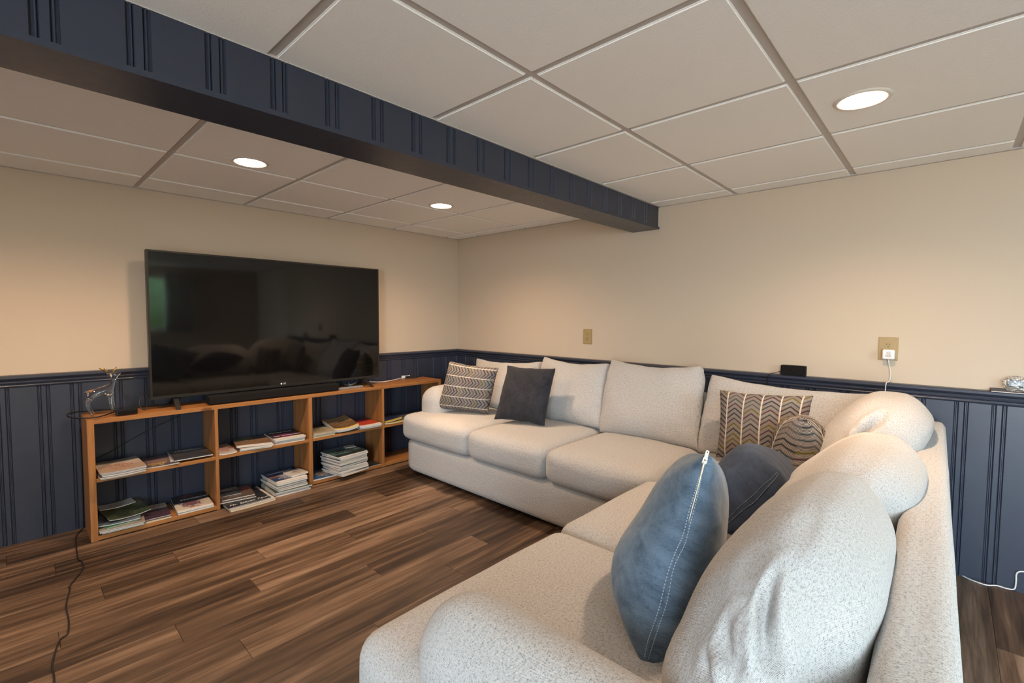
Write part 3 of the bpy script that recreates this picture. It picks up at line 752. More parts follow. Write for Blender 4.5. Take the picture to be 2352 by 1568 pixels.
cable([s_(800, 884), s_(818, 879), s_(835, 875), s_(850, 876), s_(868, 877), s_(885, 876), s_(905, 872), s_(922, 868)], .0040, M['white_cable'], 'white cable running along the shelf to the plug block')
cable([s_(895, 869), s_(912, 866), s_(925, 868), s_(945, 868), s_(960, 866), s_(968, 861), (-.50, -.03, ST+.03)], .0025, M['rubber'], 'thin black cable behind the white plug block')
pb = thing('plug_block', 'white plug block with a black adapter on the shelf end', 'plug', s_(932, 868, ST))
q = onz(926, 869, ST)
box('socket_head', q.x-.02, q.x+.015, q.y-.016, q.y+.018, ST, ST+.028, M['white_plastic'], pb, .004, 2)
box('socket_body', q.x+.02, q.x+.075, q.y-.005, q.y+.03, ST, ST+.026, M['white_plastic'], pb, .004, 2)
box('adapter', q.x+.012, q.x+.055, q.y-.035, q.y-.006, ST, ST+.022, M['black_plastic'], pb, .003, 2)
rm = box('remote_control', -1.44, -1.22, -.25, -.215, ST, ST+.016, M['ink_grey'], None, .004, 2)
tag(rm, 'slim grey bar lying behind the soundbar end under the white cable', 'remote')

# ------------------------------------------------------------------ outlets, charger, speaker, oddments on the rail
def outlet(y, z, label, halves=(1, -1), wd=.084, ht=.122):
    o = thing('wall_outlet', label, 'outlet', (0, y, z))
    bm = bmesh.new(); bm_box(bm, -.007, 0, y-wd/2, y+wd/2, z-ht/2, z+ht/2)
    bmesh.ops.bevel(bm, geom=[e for e in bm.edges if all(v.co.x < -.005 for v in e.verts)], offset=.004, segments=2, affect='EDGES')
    me = bpy.data.meshes.new('cover_plate'); bm.to_mesh(me); bm.free(); link('cover_plate', me, M['ivory'], o)
    for s in halves:
        zz = z+s*.0195
        V = []; n = 24
        for xx in (-.0068, -.0088):
            for i in range(n):
                a = 2*math.pi*i/n; V.append((xx, y+.0172*math.cos(a), zz+max(-.0135, min(.0135, .0172*math.sin(a)))))
        F = [(i, (i+1) % n, n+(i+1) % n, n+i) for i in range(n)]+[tuple(range(n, 2*n))]
        r_ = pymesh('receptacle', V, F, M['ivory'], o)
        for dy in (-.0063, .0063): box('slot', -.0096, -.0087, y+dy-.0012, y+dy+.0012, zz+.001, zz+.008, M['slot'], r_)
        box('ground_hole', -.0096, -.0087, y-.0024, y+.0024, zz-.009, zz-.005, M['slot'], r_)
    box('screw', -.0082, -.0068, y-.003, y+.003, z-.003, z+.003, M['ivory'], o, .001)
    return o
outlet(-1.601, 1.114, 'tan double outlet on the cream wall above the sofa back')
outlet(-3.501, 1.113, 'tan outlet holding the white charger near the black speaker', (1,))
ch = thing('charger', 'white cube charger plugged into the tan outlet', 'charger', (-.03, -3.505, 1.085))
box('plug_body', -.046, -.0072, -3.532, -3.480, 1.058, 1.110, M['white_plastic'], ch, .007, 3)
lb = box('rating_label', -.0468, -.0459, -3.520, -3.493, 1.072, 1.100, M['card'], ch)
RY = Matrix.Rotation(-math.pi/2, 4, 'Z') @ RX
for zz, s, sz in ((1.096, 'INPUT', .006), (1.0905, '100-240V', .005), (1.085, 'OUTPUT', .005)):
    text('rating_line', s, sz, M['ink_dark'], Matrix.Translation((-.0469, -3.5065, zz)) @ RY, lb, depth=.0002)
bm = bmesh.new()
for k in range(5): bm_box(bm, -.0472, -.0467, -3.516+.0045*k, -3.513+.0045*k, 1.0745, 1.0785)
me = bpy.data.meshes.new('rating_mark'); bm.to_mesh(me); bm.free(); link('rating_mark', me, M['ink_dark'], lb)
cable([(-.028, -3.506, 1.057), (-.026, -3.510, 1.03), (-.020, -3.517, .985), (-.022, -3.515, .945), (-.050, -3.504, .934), (-.055, -3.502, .90), (-.055, -3.502, .86), (-.05, -3.505, .78)], .0023, M['white_cable'], 'white charger cord hanging over the navy rail')
spk = thing('desk_speaker', 'small black speaker standing on the navy rail', 'speaker', (-.03, -3.067, RAIL))
box('body', -.046, -.004, -3.133, -3.005, RAIL+.003, RAIL+.060, M['mesh_cloth'], spk, .004, 2)
box('foot', -.040, -.010, -3.12, -3.02, RAIL, RAIL+.0035, M['rubber'], spk)
cable([(-.02, -3.004, .952), (-.03, -2.985, .946), (-.048, -2.955, .936), (-.05, -2.94, .92), (-.035, -2.935, .88), (-.03, -2.93, .82)], .002, M['rubber'], 'thin black cord trailing from the rail speaker')
# right end of the rail: wooden strip, card, bagged gadget
st_ = box('wooden_strip', -.018, -.004, -4.10, -3.889, RAIL+.001, RAIL+.0155, M['dark_wood'], None, .001); tag(st_, 'dark wooden strip lying on the navy rail', 'strip')
cd_ = box('paper_card', -.043, -.019, -4.12, -3.893, RAIL, RAIL+.0022, M['card'], None, .0005); tag(cd_, 'white folded card lying on the navy rail under the bag', 'card')
bg_ = thing('bagged_gadget', 'dark gadget wrapped in a crumpled clear plastic bag on the rail', 'bag', (-.03, -3.975, RAIL))
bm = bmesh.new(); bmesh.ops.create_icosphere(bm, subdivisions=4, radius=1)
for v in bm.verts:
    d = 1+.22*noise.noise(v.co*2.7)+.12*noise.noise(v.co*7)
    v.co = Vector((-.030+.019*v.co.x*d, -3.972+.043*v.co.y*d, RAIL+.042+.036*v.co.z*d)); v.co.z = max(v.co.z, RAIL+.0035)
me = bpy.data.meshes.new('plastic_bag'); bm.to_mesh(me); bm.free(); link('plastic_bag', me, M['cling'], bg_, False)
box('gadget', -.038, -.022, -4.00, -3.942, RAIL+.028, RAIL+.064, M['steel'], bg_, .006, 2)
box('gadget_clip', -.037, -.021, -3.958, -3.944, RAIL+.034, RAIL+.060, M['black_plastic'], bg_, .004, 2)
cable([tuple(onz(u, v, .004)) for u, v in ((2195, 1314), (2204, 1318), (2230, 1331), (2265, 1343))]+[(-.017, -3.95, .004), (-.018, -3.985, .004), (-.018, -4.008, .012), (-.018, -4.012, .05), (-.018, -4.012, .085), (-.018, -4.025, .102), (-.018, -4.06, .108), (-.018, -4.10, .108)], .0032, M['white_cable'], 'white cord along the floor beside the navy panelling')

# ------------------------------------------------------------------ sofa
sofa = thing('sectional_sofa', 'pale grey herringbone L-shaped sectional sofa in the corner of the room', 'sofa', (-1.2, -2.8, 0))
F_ = M['sofa']
ZS = .500
# bases
soft_box('base', (-1.022, -2.80, .022), (-.06, -.552, .292), .055, F_, sofa, (.012, .012, 0), 16)
soft_box('base', (-2.63, -3.73, .022), (-.98, -2.735, .292), .055, F_, sofa, (.01, .012, 0), 16)
# back frames
soft_box('back_frame', (-.215, -3.70, .05), (-.048, -.56, .785), .05, F_, sofa, (0, 0, 0), 16)
def tilt(V, q):
    V = V.copy(); V[:, 1] += -.0145*(-V[:, 0]); return V
def skew(V, q):
    V = V.copy(); V[:, 1] += V[:, 0]*.0143; return V
soft_box('back_frame', (-2.63, -3.760, .03), (-.06, -3.655, .775), .032, F_, sofa, (0, 0, 0), 18, skew, .0015, 5)
# arms (rounded top, swelling front)
def armshape(ax):
    def f(V, q):
        V = V.copy(); top = np.clip((q[:, 2]+.1)/1.1, 0, 1); V[:, 2] -= .022*top*(1-np.cos(q[:, 1 if ax == 0 else 0]*1.5)); return V
    return f
soft_box('arm', (-.905, -.815, .27), (-.10, -.548, .692), .105, F_, sofa, (.01, .01, .012), 18, armshape(0))
soft_box('arm', (-2.630, -3.72, .20), (-2.402, -2.890, .648), .10, F_, sofa, (.012, .012, .01), 22, armshape(1))
# seat cushions
def seat(x0, x1, y0, y1, z1=.488, r=.062, b=(.012, .012, .026), n=16, fr=None):
    return soft_box('seat_cushion', (x0, y0, .286), (x1, y1, z1), r, F_, sofa, b, n, fr, .003, 5, off=(x0, y0))
seat(-1.062, -.20, -1.316, -.535)
seat(-1.062, -.20, -2.000, -1.318)
seat(-1.062, -.20, -2.690, -2.002)
seat(-1.05, -.20, -3.50, -2.692)
seat(-1.802, -1.052, -3.50, -2.668)
seat(-2.640, -1.804, -3.50, -2.680, .492, .066, (.014, .014, .022), 22)
# back cushions along the wall
def bc(tl, tr, bl, br, xt=-.20, xb=-.40, T=.23, ex=.27, sag=.18):
    cs = [tuple(onx(*bl, xb)) if len(bl) == 2 else bl, tuple(onx(*br, xb)) if len(br) == 2 else br, tuple(onx(*tl, xt)), tuple(onx(*tr, xt))]
    return pillow('back_cushion', cs, T, F_, sofa, (.0, .16, .02), ex, 30, .018, 6, sag=sag)
bc((1098, 824), (1250, 832), (-.40, -.80, .485), (-.40, -1.40, .485))
bc((1253, 819), (1403, 835), (-.40, -1.40, .485), (-.40, -2.03, .485))
bc((1406, 824), (1617, 842), (-.42, -2.00, .470), (-.42, -2.68, .480), -.20, -.42, .25)
bc((1635, 861), (2045, 906), (-.42, -2.66, .470), (-.42, -3.50, .480), -.20, -.42, .22)
# big back cushions on the near run
def big(x0, x1, ztop, seed, yb=-3.655, depth=.36, crown=.085, back=.055, folds=(), taper=.27):
    zb = .485
    def f(V, q):
        V = V.copy(); tz = np.clip((q[:, 2]+1)/2, 0, 1); ax = np.abs(q[:, 0])
        fr = (q[:, 1]+1)/2                                   # 0 at the back, 1 at the front
        dep = depth*(1-taper*tz**1.3)
        V[:, 1] = (-depth/2)+fr*dep+(V[:, 1]-(-depth/2)-fr*depth)
        s = np.clip((tz-.55)/.30, 0, 1); s = s*s*(3-2*s)
        V[:, 1] -= back*s*(1-.55*fr)*(1-ax**3)
        V[:, 1] += (1-fr)*.085*tz*ax**5 - fr*.06*ax**5*tz    # ends narrow in plan
        V[:, 2] += crown*tz*(1-ax**2.4)-.02*tz
        V[:, 0] *= 1-.06*tz**2
        for i in range(len(V)):
            p = Vector(V[i])*5+Vector((seed*9, 0, 0)); k = ax[i]**2
            V[i, 1] += .022*noise.noise(p)*k; V[i, 2] += .012*noise.noise(p+Vector((5, 5, 5)))*(1 if tz[i] > .4 else .2)
        for (A, B, wd, dp) in folds:                           # pulled-in folds, in block units
            A = np.array(A); B = np.array(B); d = B-A; qq = q/np.maximum(1e-6, np.linalg.norm(q, axis=1))[:, None]*1.25
            t_ = np.clip(((qq-A) @ d)/(d @ d), 0, 1); dist = np.linalg.norm(qq-A-t_[:, None]*d, axis=1)
            en = np.sin(math.pi*(.10+.80*t_))
            g = np.exp(-(dist/wd)**2)*en; g2 = np.exp(-((dist-2.0*wd)/wd)**2)*en
            V -= (qq/1.25)*(dp*g-.40*dp*g2)[:, None]
        return V
    return soft_box('back_cushion', (x0, yb, zb), (x1, yb+depth, ztop), .135, F_, sofa, (.02, .02, .01), 46, f, .003, 7, uvrot=True, off=(seed*.3, seed*.17))
big(-.98, -.20, .868, 1, folds=(((-.95, .30, .72), (-.80, -.15, .95), .085, .040), ((-1.0, .55, .45), (-.95, .1, .75), .09, .022)))
big(-1.73, -.97, .858, 2, crown=.030, taper=.36, folds=(((-.90, -.30, .80), (-1.0, -.75, .35), .085, .042), ((-1.0, .1, .7), (-1.05, -.45, .3), .09, .024)))
big(-2.47, -1.72, .872, 3, depth=.315, back=.012, taper=.40, crown=.075, folds=(((-.90, .05, .86), (-1.02, -.55, .50), .075, .042), ((-1.0, .45, .55), (-1.1, -.05, .45), .08, .026), ((-1.05, .6, .25), (-1.1, .1, .15), .08, .022), ((-.7, .5, .8), (-.5, -.1, 1.0), .10, .012)))

# ------------------------------------------------------------------ throw pillows
def along(p, d, l): v = Vector(d); v.normalize(); return Vector(p)+v*l
# chevron pillow against the far arm
z1 = [onx(1003, 938, -.865), onz(1122, 951, .510), onx(1032, 829, -.80), onx(1146, 845, -.585)]
p_ = pillow('throw_pillow', z1, .165, M['chev_h'], None, .05, .40, 28, .007, fat=(3.2, .6, 3.2, .6)); tag(p_, 'chevron striped pillow leaning on the far arm beside the slate pillow', 'pillow')
# slate pillow
z2 = [onz(1136, 962, .522), onz(1251, 978, .522), onx(1166, 840, -.60), onx(1276, 846, -.52)]
p_ = pillow('throw_pillow', z2, .155, M['slate'], None, .055, .42, 28, .009, fat=(3.2, .6, 3.2, .6)); tag(p_, 'plain slate grey pillow leaning on the back cushions', 'pillow')
# chevron pillow facing out from the corner
z3 = [onx(1644, 1050, -.62), onx(1853, 1066, -.62), onx(1653, 896, -.52), onx(1868, 909, -.50)]
for q in z3: q.z = max(q.z, .522)
p_ = pillow('throw_pillow', z3, .14, M['chev_v'], None, .06, .40, 28, .007, fat=(3.2, .6, 3.2, .6)); tag(p_, 'chevron striped pillow facing out in the sofa corner', 'pillow')
# pillows seen edge on: four corners, near bottom, far bottom, near top, far top
def poly_at(P, f):
    x = f*(len(P)-1); i = min(int(x), len(P)-2); return P[i].lerp(P[i+1], x-i)
def seam(root, f0, f1, n, mat, w=.28, r=.0008, rows=(1, -1)):
    """two rows of stitches either side of the near edge"""
    bm = bmesh.new()
    for sd in rows:
        R_ = EDGE['a'] if sd > 0 else EDGE['b']
        for k in range(n):
            t0 = f0+(f1-f0)*(k+.1)/n; t1 = f0+(f1-f0)*(k+.68)/n
            p = [poly_at(EDGE['rim'], t).lerp(poly_at(R_, t), w) for t in (t0, t1)]
            out = -(poly_at(EDGE['a'], t0)+poly_at(EDGE['b'], t0)-2*poly_at(EDGE['rim'], t0)).normalized()*.0012
            d = p[1]-p[0]; M4 = Matrix.Translation((p[0]+p[1])/2+out) @ d.to_track_quat('X', 'Z').to_matrix().to_4x4()
            bm_box(bm, -d.length/2, d.length/2, -r, r, -r, r, M4)
    me = bpy.data.meshes.new('stitching'); bm.to_mesh(me); bm.free(); o = link('stitching', me, mat, root); o['kind'] = 'stuff'
nt = onx(1846, 960, -.93); nb = nt+Vector((-.07, .05, -.36)); d = Vector((.27, .035, 0))
p_ = pillow('throw_pillow', [nb, nb+d, nt, nt+d+Vector((0, 0, -.03))], .215, M['chev_w'], None, .04, .38, 34, .008, fat=(2.2, .5, 3.0, .45))
tag(p_, 'bulging chevron striped pillow seen edge-on behind the navy pillow', 'pillow')
nt = onx(1792, 1082, -1.50); nb = onx(1650, 1218, -1.73); d = Vector((.40, .06, 0))
p_ = pillow('throw_pillow', [nb, nb+d, nt, nt+d+Vector((0, 0, -.06))], .285, M['navy_cotton'], None, .02, .40, 34, .008, fat=(2.2, .5, 3.2, .5))
tag(p_, 'dark navy pillow with stitched seam behind the dusty blue pillow', 'pillow')
seam(p_, .15, .92, 46, M['thread2'], .22)
nt = Vector((-2.040, -3.318, .940)); nb = onz(1480, 1530, .502); d = Vector((.41, .165, 0))
p_ = pillow('throw_pillow', [nb, nb+d, nt, nt+d+Vector((0, 0, -.125))], .232, M['blue_velvet'], None, .015, .36, 44, .010, 7, sag=.36, fat=(2.1, .5, 4.2, .46))
tag(p_, 'dusty blue velvet pillow with a zip standing on the near seat', 'pillow')
seam(p_, .08, .80, 70, M['thread'], .24, .0007)
zp = [poly_at(EDGE['rim'], f) + (poly_at(EDGE['rim'], f)-poly_at(EDGE['a'], f)*.5-poly_at(EDGE['b'], f)*.5).normalized()*.0015 for f in (.62, .68, .74, .80, .86, .915)]
tube('zip_teeth', zp, lambda f: .0012+.0022*f, M['brass'], p_, 6, 3)
q = poly_at(EDGE['rim'], .93); od = (q-poly_at(EDGE['a'], .93)*.5-poly_at(EDGE['b'], .93)*.5).normalized(); dn = (poly_at(EDGE['rim'], .97)-poly_at(EDGE['rim'], .88)).normalized()
sdv = od.cross(dn).normalized(); M4 = Matrix((( dn.x, sdv.x, od.x, q.x+od.x*.004), (dn.y, sdv.y, od.y, q.y+od.y*.004), (dn.z, sdv.z, od.z, q.z+od.z*.004), (0, 0, 0, 1)))
bm = bmesh.new(); bm_box(bm, -.014, .016, -.0042, .0042, -.0012, .0012, M4); bm_box(bm, -.016, -.002, -.0055, .0055, -.003, .001, M4)
bmesh.ops.bevel(bm, geom=bm.edges[:], offset=.0008, segments=1, affect='EDGES')
me = bpy.data.meshes.new('zip_puller'); bm.to_mesh(me); bm.free(); zo = link('zip_puller', me, M['brass'], p_)
bm = bmesh.new(); bm_box(bm, .010, .0125, -.0013, .0013, .0010, .0016, M4); bm_box(bm, -.010, -.008, -.003, -.001, .0010, .0016, M4); bm_box(bm, -.010, -.008, .001, .003, .0010, .0016, M4)
me = bpy.data.meshes.new('puller_holes'); bm.to_mesh(me); bm.free(); link('puller_hole', me, M['slot'], zo)

# ------------------------------------------------------------------ magazines
def mag(cx, cy, z, w_, d_, th, rz, cov, label, group, title=None, bend=0.0, pages='paper', spine=None, tilt_=(0, 0)):
    """magazine lying flat: pages block, cover on top, spine; w_ across, d_ deep; cy, cx its centre"""
    hx = (w_*abs(math.cos(rz))+d_*abs(math.sin(rz)))/2; hy = (w_*abs(math.sin(rz))+d_*abs(math.cos(rz)))/2
    for k in range(4):                                       # keep clear of the uprights and the wall
        if dv[k][0] < cx < dv[k+1][1]: cx = min(max(cx, dv[k][1]+hx+.001), dv[k+1][0]-hx-.001)
    cy = min(cy, -.014-hy)
    root = thing('magazine', label, 'magazine', (cx, cy, z), group)
    nx, ny = 5, 5
    R = Matrix.Rotation(rz, 3, 'Z')
    def hgt(u, v): return bend*(2*u-1)**2 + tilt_[0]*(u-.5) + tilt_[1]*(v-.5) + (abs(tilt_[0])+abs(tilt_[1]))/2
    def P_(u, v, zz):
        q = R @ Vector(((u-.5)*w_, (v-.5)*d_, 0)); return (cx+q.x, cy+q.y, z+zz+hgt(u, v))
    def slab(name, z0, z1, mat, par, inset=0.0, uv=True):
        V = []; F = []; UV = []
        for zz in (z0, z1):
            for i in range(nx):
                for j in range(ny): V.append(P_(inset+(1-2*inset)*i/(nx-1), inset+(1-2*inset)*j/(ny-1), zz))
        m = nx*ny
        for i in range(nx-1):
            for j in range(ny-1):
                a, b, c_, e = i*ny+j, (i+1)*ny+j, (i+1)*ny+j+1, i*ny+j+1
                F.append((m+a, m+b, m+c_, m+e)); UV += [(i/4, j/4), ((i+1)/4, j/4), ((i+1)/4, (j+1)/4), (i/4, (j+1)/4)]
                F.append((e, c_, b, a)); UV += [(0, 0)]*4
        ring = [(i, 0) for i in range(nx)]+[(nx-1, j) for j in range(1, ny)]+[(i, ny-1) for i in range(nx-2, -1, -1)]+[(0, j) for j in range(ny-2, 0, -1)]
        ids = [i*ny+j for i, j in ring]
        for k in range(len(ids)):
            a, b = ids[k], ids[(k+1) % len(ids)]; F.append((a, b, m+b, m+a)); UV += [(.02, .02)]*4
        return pymesh(name, V, F, mat, par, False, UV)
    slab('pages', .0008, th-.0008, M[pages], root, .006)
    slab('back_cover', 0, .0008, cov, root)
    fc = slab('front_cover', th-.0008, th, cov, root)
    if title:
        for (s, size, mat, u, v, sh_) in title:
            q = P_(u, v, th+.0004)
            mt = Matrix.Translation(q) @ Matrix.Rotation(rz, 4, 'Z')
            text('title', s, size, M[mat], mt, fc, sh_, .0004)
    return root

CV = {}
def cv(name, *a, **k): CV[name] = cover('cover_'+name, *a, **k); return CV[name]
W_ = (.66, .64, .60); K_ = (.015, .015, .018)
cv('peach', [(.42, .30, .22), (.55, .42, .32), (.30, .12, .07), (.56, .48, .40)], 4, 1, (.72, (.30, .28, .25)))
cv('plum', [(.10, .07, .08), (.22, .18, .18), (.30, .15, .10), (.14, .10, .12)], 5, 2)
cv('grid', [(.5, .47, .42), (.28, .13, .09), (.42, .35, .28)], 8, 3, None, (.12, W_))
cv('charcoal', [(.035, .036, .04), (.06, .06, .065), (.02, .02, .024), (.09, .085, .08)], 4, 4, (.6, (.05, .052, .056)))
cv('forest', [(.05, .07, .035), (.10, .13, .03), (.03, .03, .03), (.16, .16, .08)], 3, 5)
cv('lake', [(.10, .15, .20), (.30, .32, .33), (.18, .12, .08), (.4, .38, .34)], 4, 6)
cv('stone', [(.30, .27, .22), (.14, .11, .09), (.45, .42, .36), (.5, .2, .05)], 6, 7)
cv('violet', [(.055, .025, .045), (.10, .05, .07), (.03, .02, .03), (.16, .05, .04)], 4, 8, (.62, (.50, .45, .38)))
cv('holiday', [(.60, .55, .48), (.30, .06, .05), (.10, .14, .20), (.62, .57, .5)], 5, 9, (.52, (.025, .025, .03)), (.06, W_))
cv('scarlet', [(.55, .50, .47), (.45, .05, .04), (.62, .58, .55), (.20, .08, .06)], 4, 10, (.66, (.40, .34, .32)))
cv('table', [(.20, .11, .06), (.40, .22, .10), (.06, .07, .04), (.30, .17, .09)], 5, 11, (.70, (.045, .06, .035)), (.10, W_))
cv('magenta', [(.06, .03, .05), (.02, .018, .022), (.35, .03, .16), (.03, .02, .03)], 3, 12, None, (.22, W_))
cv('ink', [(.018, .018, .02), (.025, .025, .028), (.015, .015, .018)], 3, 13)
cv('sepia', [(.10, .075, .06), (.28, .22, .17), (.05, .04, .04), (.18, .06, .04)], 6, 14)
cv('azure', [(.03, .06, .17), (.06, .10, .22), (.50, .46, .42), (.25, .10, .04)], 3, 15, (.60, (.025, .05, .16)), (.12, W_))
cv('mono', [(.05, .05, .055), (.12, .12, .13), (.02, .02, .022)], 5, 16, (.60, (.20, .20, .215)))
cv('straw', [(.40, .33, .20), (.52, .45, .30), (.10, .10, .07), (.45, .40, .25)], 4, 17, (.74, (.05, .05, .05)))
cv('amber', [(.14, .08, .035), (.30, .17, .06), (.07, .05, .03), (.35, .22, .10)], 5, 18, None, (.06, (.70, .45, .05)))
cv('red', [(.55, .05, .02), (.50, .07, .03), (.62, .06, .03), (.52, .05, .03)], 3, 19, (.78, (.30, .03, .05)), (.16, W_))
cv('teal', [(.02, .03, .03), (.05, .10, .10), (.012, .012, .014), (.12, .20, .20)], 3, 20)
cv('sky', [(.03, .10, .26), (.02, .02, .025), (.55, .45, .38), (.03, .12, .28)], 2.4, 21)
cv('cobalt', [(.02, .03, .10), (.03, .05, .16), (.015, .02, .04)], 3, 22, None, (.12, (.55, .42, .04)))
cv('white', [(.62, .60, .57), (.55, .53, .50), (.30, .28, .26), (.66, .64, .60)], 4, 23)
cv('brown', [(.16, .10, .07), (.32, .25, .20), (.10, .07, .06)], 5, 24)
cv('green', [(.04, .20, .08), (.10, .25, .12), (.45, .46, .42)], 3, 25)
ORD = ['topmost', 'second from top', 'third from top', 'fourth from top', 'fifth from top', 'sixth from top', 'seventh from top', 'eighth from top', 'ninth from top', 'tenth from top', 'eleventh from top', 'twelfth from top']
def stack(n, cx, cy, z, w_, d_, ths, covers, where, group, top_label, rz=0.0, jit=.012, jrz=.05, title=None, bend=0.0, pages='paper', seed=1, tilt_=(0, 0)):
    rs = random.Random(seed); zz = z; out = []
    for k in range(n):
        top = (k == n-1); th = ths[k % len(ths)]
        ww_, dd_ = w_*(1-.05*rs.random()*(not top)), d_*(1-.05*rs.random()*(not top))
        lab = top_label if top else 'magazine %s %s' % (ORD[n-1-k], where)
        mag(cx+rs.uniform(-1, 1)*jit, cy+rs.uniform(-1, 1)*jit, zz, ww_, dd_, th, rz+rs.uniform(-1, 1)*jrz*(not top), CV[covers[k % len(covers)]], lab, group, title if top else None, bend, pages, None, tilt_)
        zz += th+.0006
    return zz
US, LS = .3535, .0285
# first bay, upper shelf
g = 'magazines on the first bay upper shelf'
stack(5, -2.772, -.215, US, .205, .275, [.006, .008, .007, .008, .006], ['white', 'brown', 'white', 'charcoal', 'peach'], 'in the beige pile of the first bay upper shelf', g, 'beige magazine topping the pile at the upper left of the shelf', .03, .006, .05, None, .004, seed=3)
mag(-2.585, -.165, US, .21, .255, .008, -.10, CV['plum'], 'plum magazine with yellow lettering on the first bay upper shelf', g, [('ACOUSTIC', .034, 'ink_yellow', .44, .24, .15), ('GUITAR', .018, 'ink_yellow', .50, .10, .15)], .003)
mag(-2.475, -.160, US+.010, .085, .20, .003, -.12, CV['grid'], 'narrow framed booklet between the plum and charcoal magazines', g)
mag(-2.405, -.160, US+.0135, .205, .26, .008, -.05, CV['charcoal'], 'charcoal magazine at the right end of the first bay upper shelf', g, [('THE ART OF', .018, 'ink_white', .42, .88, 0), ('THE CELEBRATION', .018, 'ink_white', .52, .78, 0)], .0)
# first bay, lower shelf
g = 'magazines on the first bay lower shelf'
zz = stack(4, -2.765, -.175, LS, .205, .265, [.007, .006, .008, .006], ['charcoal', 'white', 'stone', 'stone'], 'in the untidy pile on the first bay bottom board', g, 'stone patterned magazine under the loose ones at lower left', -.10, .012, .10, None, 0, seed=5)
mag(-2.800, -.170, zz, .15, .24, .005, .14, CV['green'], 'green edged booklet low in the untidy lower left pile', g)
mag(-2.785, -.155, zz+.0065, .19, .25, .007, -.12, CV['lake'], 'bluish lake picture magazine in the untidy lower left pile', g, None, .004)
mag(-2.745, -.130, zz+.019, .20, .22, .006, .16, CV['forest'], 'folded green field magazine on top of the untidy lower left pile', g, None, .010, tilt_=(0, .02))
mag(-2.775, -.075, zz+.052, .17, .10, .004, .10, CV['white'], 'crumpled white leaflet at the back of the untidy lower left pile', g, None, .008)
mag(-2.612, -.165, LS, .160, .255, .012, -.06, CV['brown'], 'thick brown magazine under the violet brochure', g, None, 0, 'paper2')
mag(-2.612, -.155, LS+.0126, .160, .25, .006, -.06, CV['violet'], 'violet brochure with a cream head in the first bay bottom', g, [('FALL', .020, 'ink_dark', .25, .84, 0), ('AB', .03, 'ink_red', .55, .84, 0), ('2019', .016, 'ink_dark', .82, .84, 0)])
mag(-2.405, -.160, LS, .195, .265, .012, -.03, CV['charcoal'], 'black magazine underneath the holidays magazine', g)
mag(-2.405, -.160, LS+.0126, .192, .262, .008, -.05, CV['holiday'], 'magazine titled Holidays at the right of the bottom board', g, [('Holidays!', .042, 'ink_white', .60, .70, .35), ('FREE MONTH', .012, 'ink_red', .45, .92, 0), ('Feast', .022, 'ink_yellow', .78, .40, .2)], .0, tilt_=(0, .012))
# second bay, upper shelf
g = 'magazines on the second bay upper shelf'
mag(-2.222, -.165, US, .105, .26, .009, -.05, CV['scarlet'], 'red and white magazine at the left of the second bay', g, [('bon', .03, 'ink_red', .5, .80, 0)], .004)
zz = stack(2, -2.035, -.170, US, .205, .270, [.009, .010], ['ink', 'white'], 'under the dinner table magazine in the second bay', g, 'white magazine directly under the dinner table magazine', -.12, .006, .04, None, 0, seed=6)
mag(-2.035, -.160, zz, .215, .262, .008, -.20, CV['table'], 'dinner table picture magazine in the second bay', g, [('AD', .055, 'ink_gold', .38, .84, 0), ('HOME', .014, 'ink_white', .3, .60, 0)], .0, tilt_=(-.006, 0))
stack(4, -1.812, -.165, US, .210, .262, [.009, .008, .009, .008], ['white', 'ink', 'white', 'magenta'], 'under the black and magenta magazine of the second bay', g, 'black and magenta magazine topping the stack in the second bay', -.05, .004, .04, [('Music Hall', .038, 'ink_white', .50, .86, 0), ('for WOMEN', .034, 'ink_white', .55, .40, 0)], 0, seed=8)
# second bay, on the floor
g = 'papers on the floor of the second bay'
np_ = thing('newspaper', 'folded newspaper with a black front page under the second bay', 'newspaper', (-2.125, -.23, 0), g)
q = [onz(503, 1150, .018), onz(523, 1176, .018), onz(630, 1143, .018), onz(575, 1111, .018)]
cxn, cyn = -2.118, -.235
mg = mag(cxn+.005, cyn, .001, .278, .33, .016, .02, CV['white'], 'thick cream newspaper section lying lowest in the second bay', g, None, .002, 'paper2')
bpy.data.objects.remove(np_)
mg.name = 'newspaper'; mg['category'] = 'newspaper'; mg['label'] = 'cream folded newspaper lying on the floor under the black front page'
mg2 = mag(cxn-.010, cyn+.005, .0195, .262, .30, .005, .02, CV['ink'], 'black newspaper front page lettered The Steven Yeun in the second bay', g, [('Mr. Steven Yeun', .036, 'ink_white', .52, .13, .35), ('_______________', .018, 'ink_white', .56, .085, 0)], .0)
mg2.name = 'newspaper'; mg2['category'] = 'newspaper'; mg2['label'] = 'black newspaper front page with white script on the second bay floor'
mag(-2.165, -.175, .0265, .215, .24, .008, -.16, CV['sepia'], 'sepia picture magazine lying on the black newspaper', g, None, .0)
mag(-2.150, -.165, .036, .195, .22, .008, -.12, CV['sepia'], 'sepia striped magazine just under the grey booklet', g, [('TIME', .02, 'ink_white', .5, .3, 0)])
mag(-2.185, -.130, .0455, .13, .16, .005, -.10, CV['mono'], 'grey booklet topping the papers on the black newspaper', g, [('Studio', .026, 'ink_white', .5, .72, .1), ('SOURCE', .02, 'ink_grey', .55, .35, 0)])
g = 'magazines stacked on the floor of the second bay'
zz = stack(3, -1.830, -.205, .001, .255, .29, [.012, .010, .010], ['white', 'white', 'forest'], 'in the wide lower part of the stack under the blue magazine', g, 'wide white magazine below the narrower ones of the second bay stack', -.03, .006, .03, None, 0, seed=10)
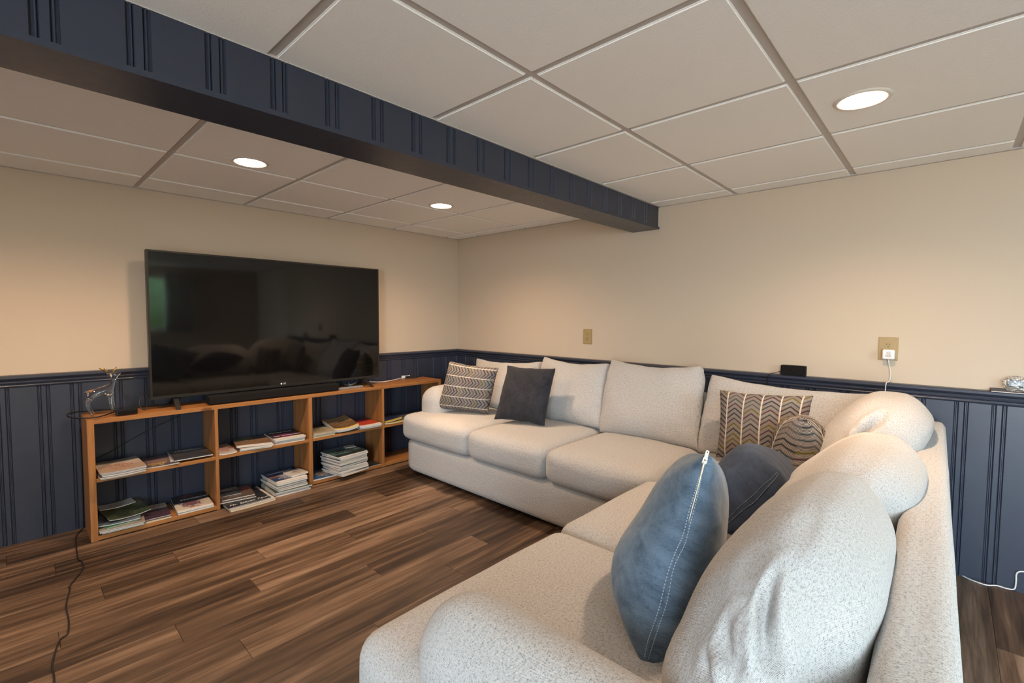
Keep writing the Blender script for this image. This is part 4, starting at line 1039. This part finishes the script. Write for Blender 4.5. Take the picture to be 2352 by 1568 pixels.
zz = stack(6, -1.838, -.205, zz, .215, .275, [.011, .010, .012, .009, .011, .010], ['white', 'brown', 'white', 'ink', 'white', 'azure'], 'in the floor stack topped by the blue magazine', g, 'blue headed magazine topping the floor stack in the second bay', .04, .006, .04, [('northforker', .036, 'ink_white', .5, .82, .1)], 0, seed=11)
mag(-1.768, -.232, zz, .125, .13, .012, .12, CV['white'], 'small white booklet lying on the blue magazine', g, [('art', .03, 'ink_dark', .5, .6, 0)])
# third bay, upper shelf
g = 'magazines on the third bay upper shelf'
stack(5, -1.572, -.165, US, .175, .262, [.007, .006, .007, .006, .006], ['straw', 'white', 'straw', 'white', 'straw'], 'in the pale pile at the left of the third bay', g, 'pale straw coloured magazine topping the left pile of the third bay', .0, .004, .03, None, 0, 'paper2', 12)
zz = stack(3, -1.385, -.170, US+.002, .195, .275, [.010, .009, .009], ['ink', 'white', 'amber'], 'in the curled yellow edged pile of the third bay', g, 'curled amber magazine with a yellow edge in the third bay', -.08, .0, .0, [('NATIONAL', .020, 'ink_white', .5, .66, 0)], .012, 'paper', 13, (.012, .03))
stack(3, -1.185, -.180, US, .195, .275, [.008, .008, .009], ['white', 'white', 'red'], 'under the red magazine of the third bay', g, 'bright red magazine at the right of the third bay', -.03, .004, .05, None, .004, 'paper', 14)
# third bay, bottom board
g = 'magazines on the third bay bottom board'
mag(-1.555, -.165, LS, .205, .265, .012, -.04, CV['sky'], 'blue sky magazine lying flat at the left of the third bay', g)
mag(-1.185, -.165, LS, .18, .262, .006, .05, CV['ink'], 'black magazine showing beside the tall stack', g)
zz = stack(12, -1.385, -.245, LS+.0125, .265, .245, [.012, .013, .011, .012, .013], ['white', 'charcoal', 'white', 'white', 'brown', 'white', 'ink', 'white', 'brown', 'ink', 'white', 'teal'], 'in the tall stack of the third bay', g, 'black and teal picture magazine topping the tall stack', .10, .010, .09, [('DANCE', .040, 'ink_teal', .28, .28, .1)], 0, seed=15)
mag(-1.300, -.165, zz, .085, .06, .004, -.25, CV['white'], 'small white card on top of the tall stack', g)
# fourth bay
g = 'things on the fourth bay upper shelf'
mag(-.955, -.165, US, .19, .262, .010, .0, CV['cobalt'], 'dark blue and yellow magazine beside the sofa arm', g, None, .004)
mag(-.965, -.165, US+.014, .17, .24, .008, .08, CV['cobalt'], 'dark blue magazine lying over the blue and yellow one', g, None, .003, 'paper2', None, (.01, 0))
lp_ = thing('laptop', 'closed grey laptop on the shelf behind the sofa arm', 'laptop', (-.70, -.16, US))
box('base', -.845, -.535, -.285, -.06, US, US+.012, M['steel'], lp_, .004, 2)
box('lid', -.845, -.535, -.285, -.06, US+.013, US+.019, M['steel'], lp_, .003, 2)
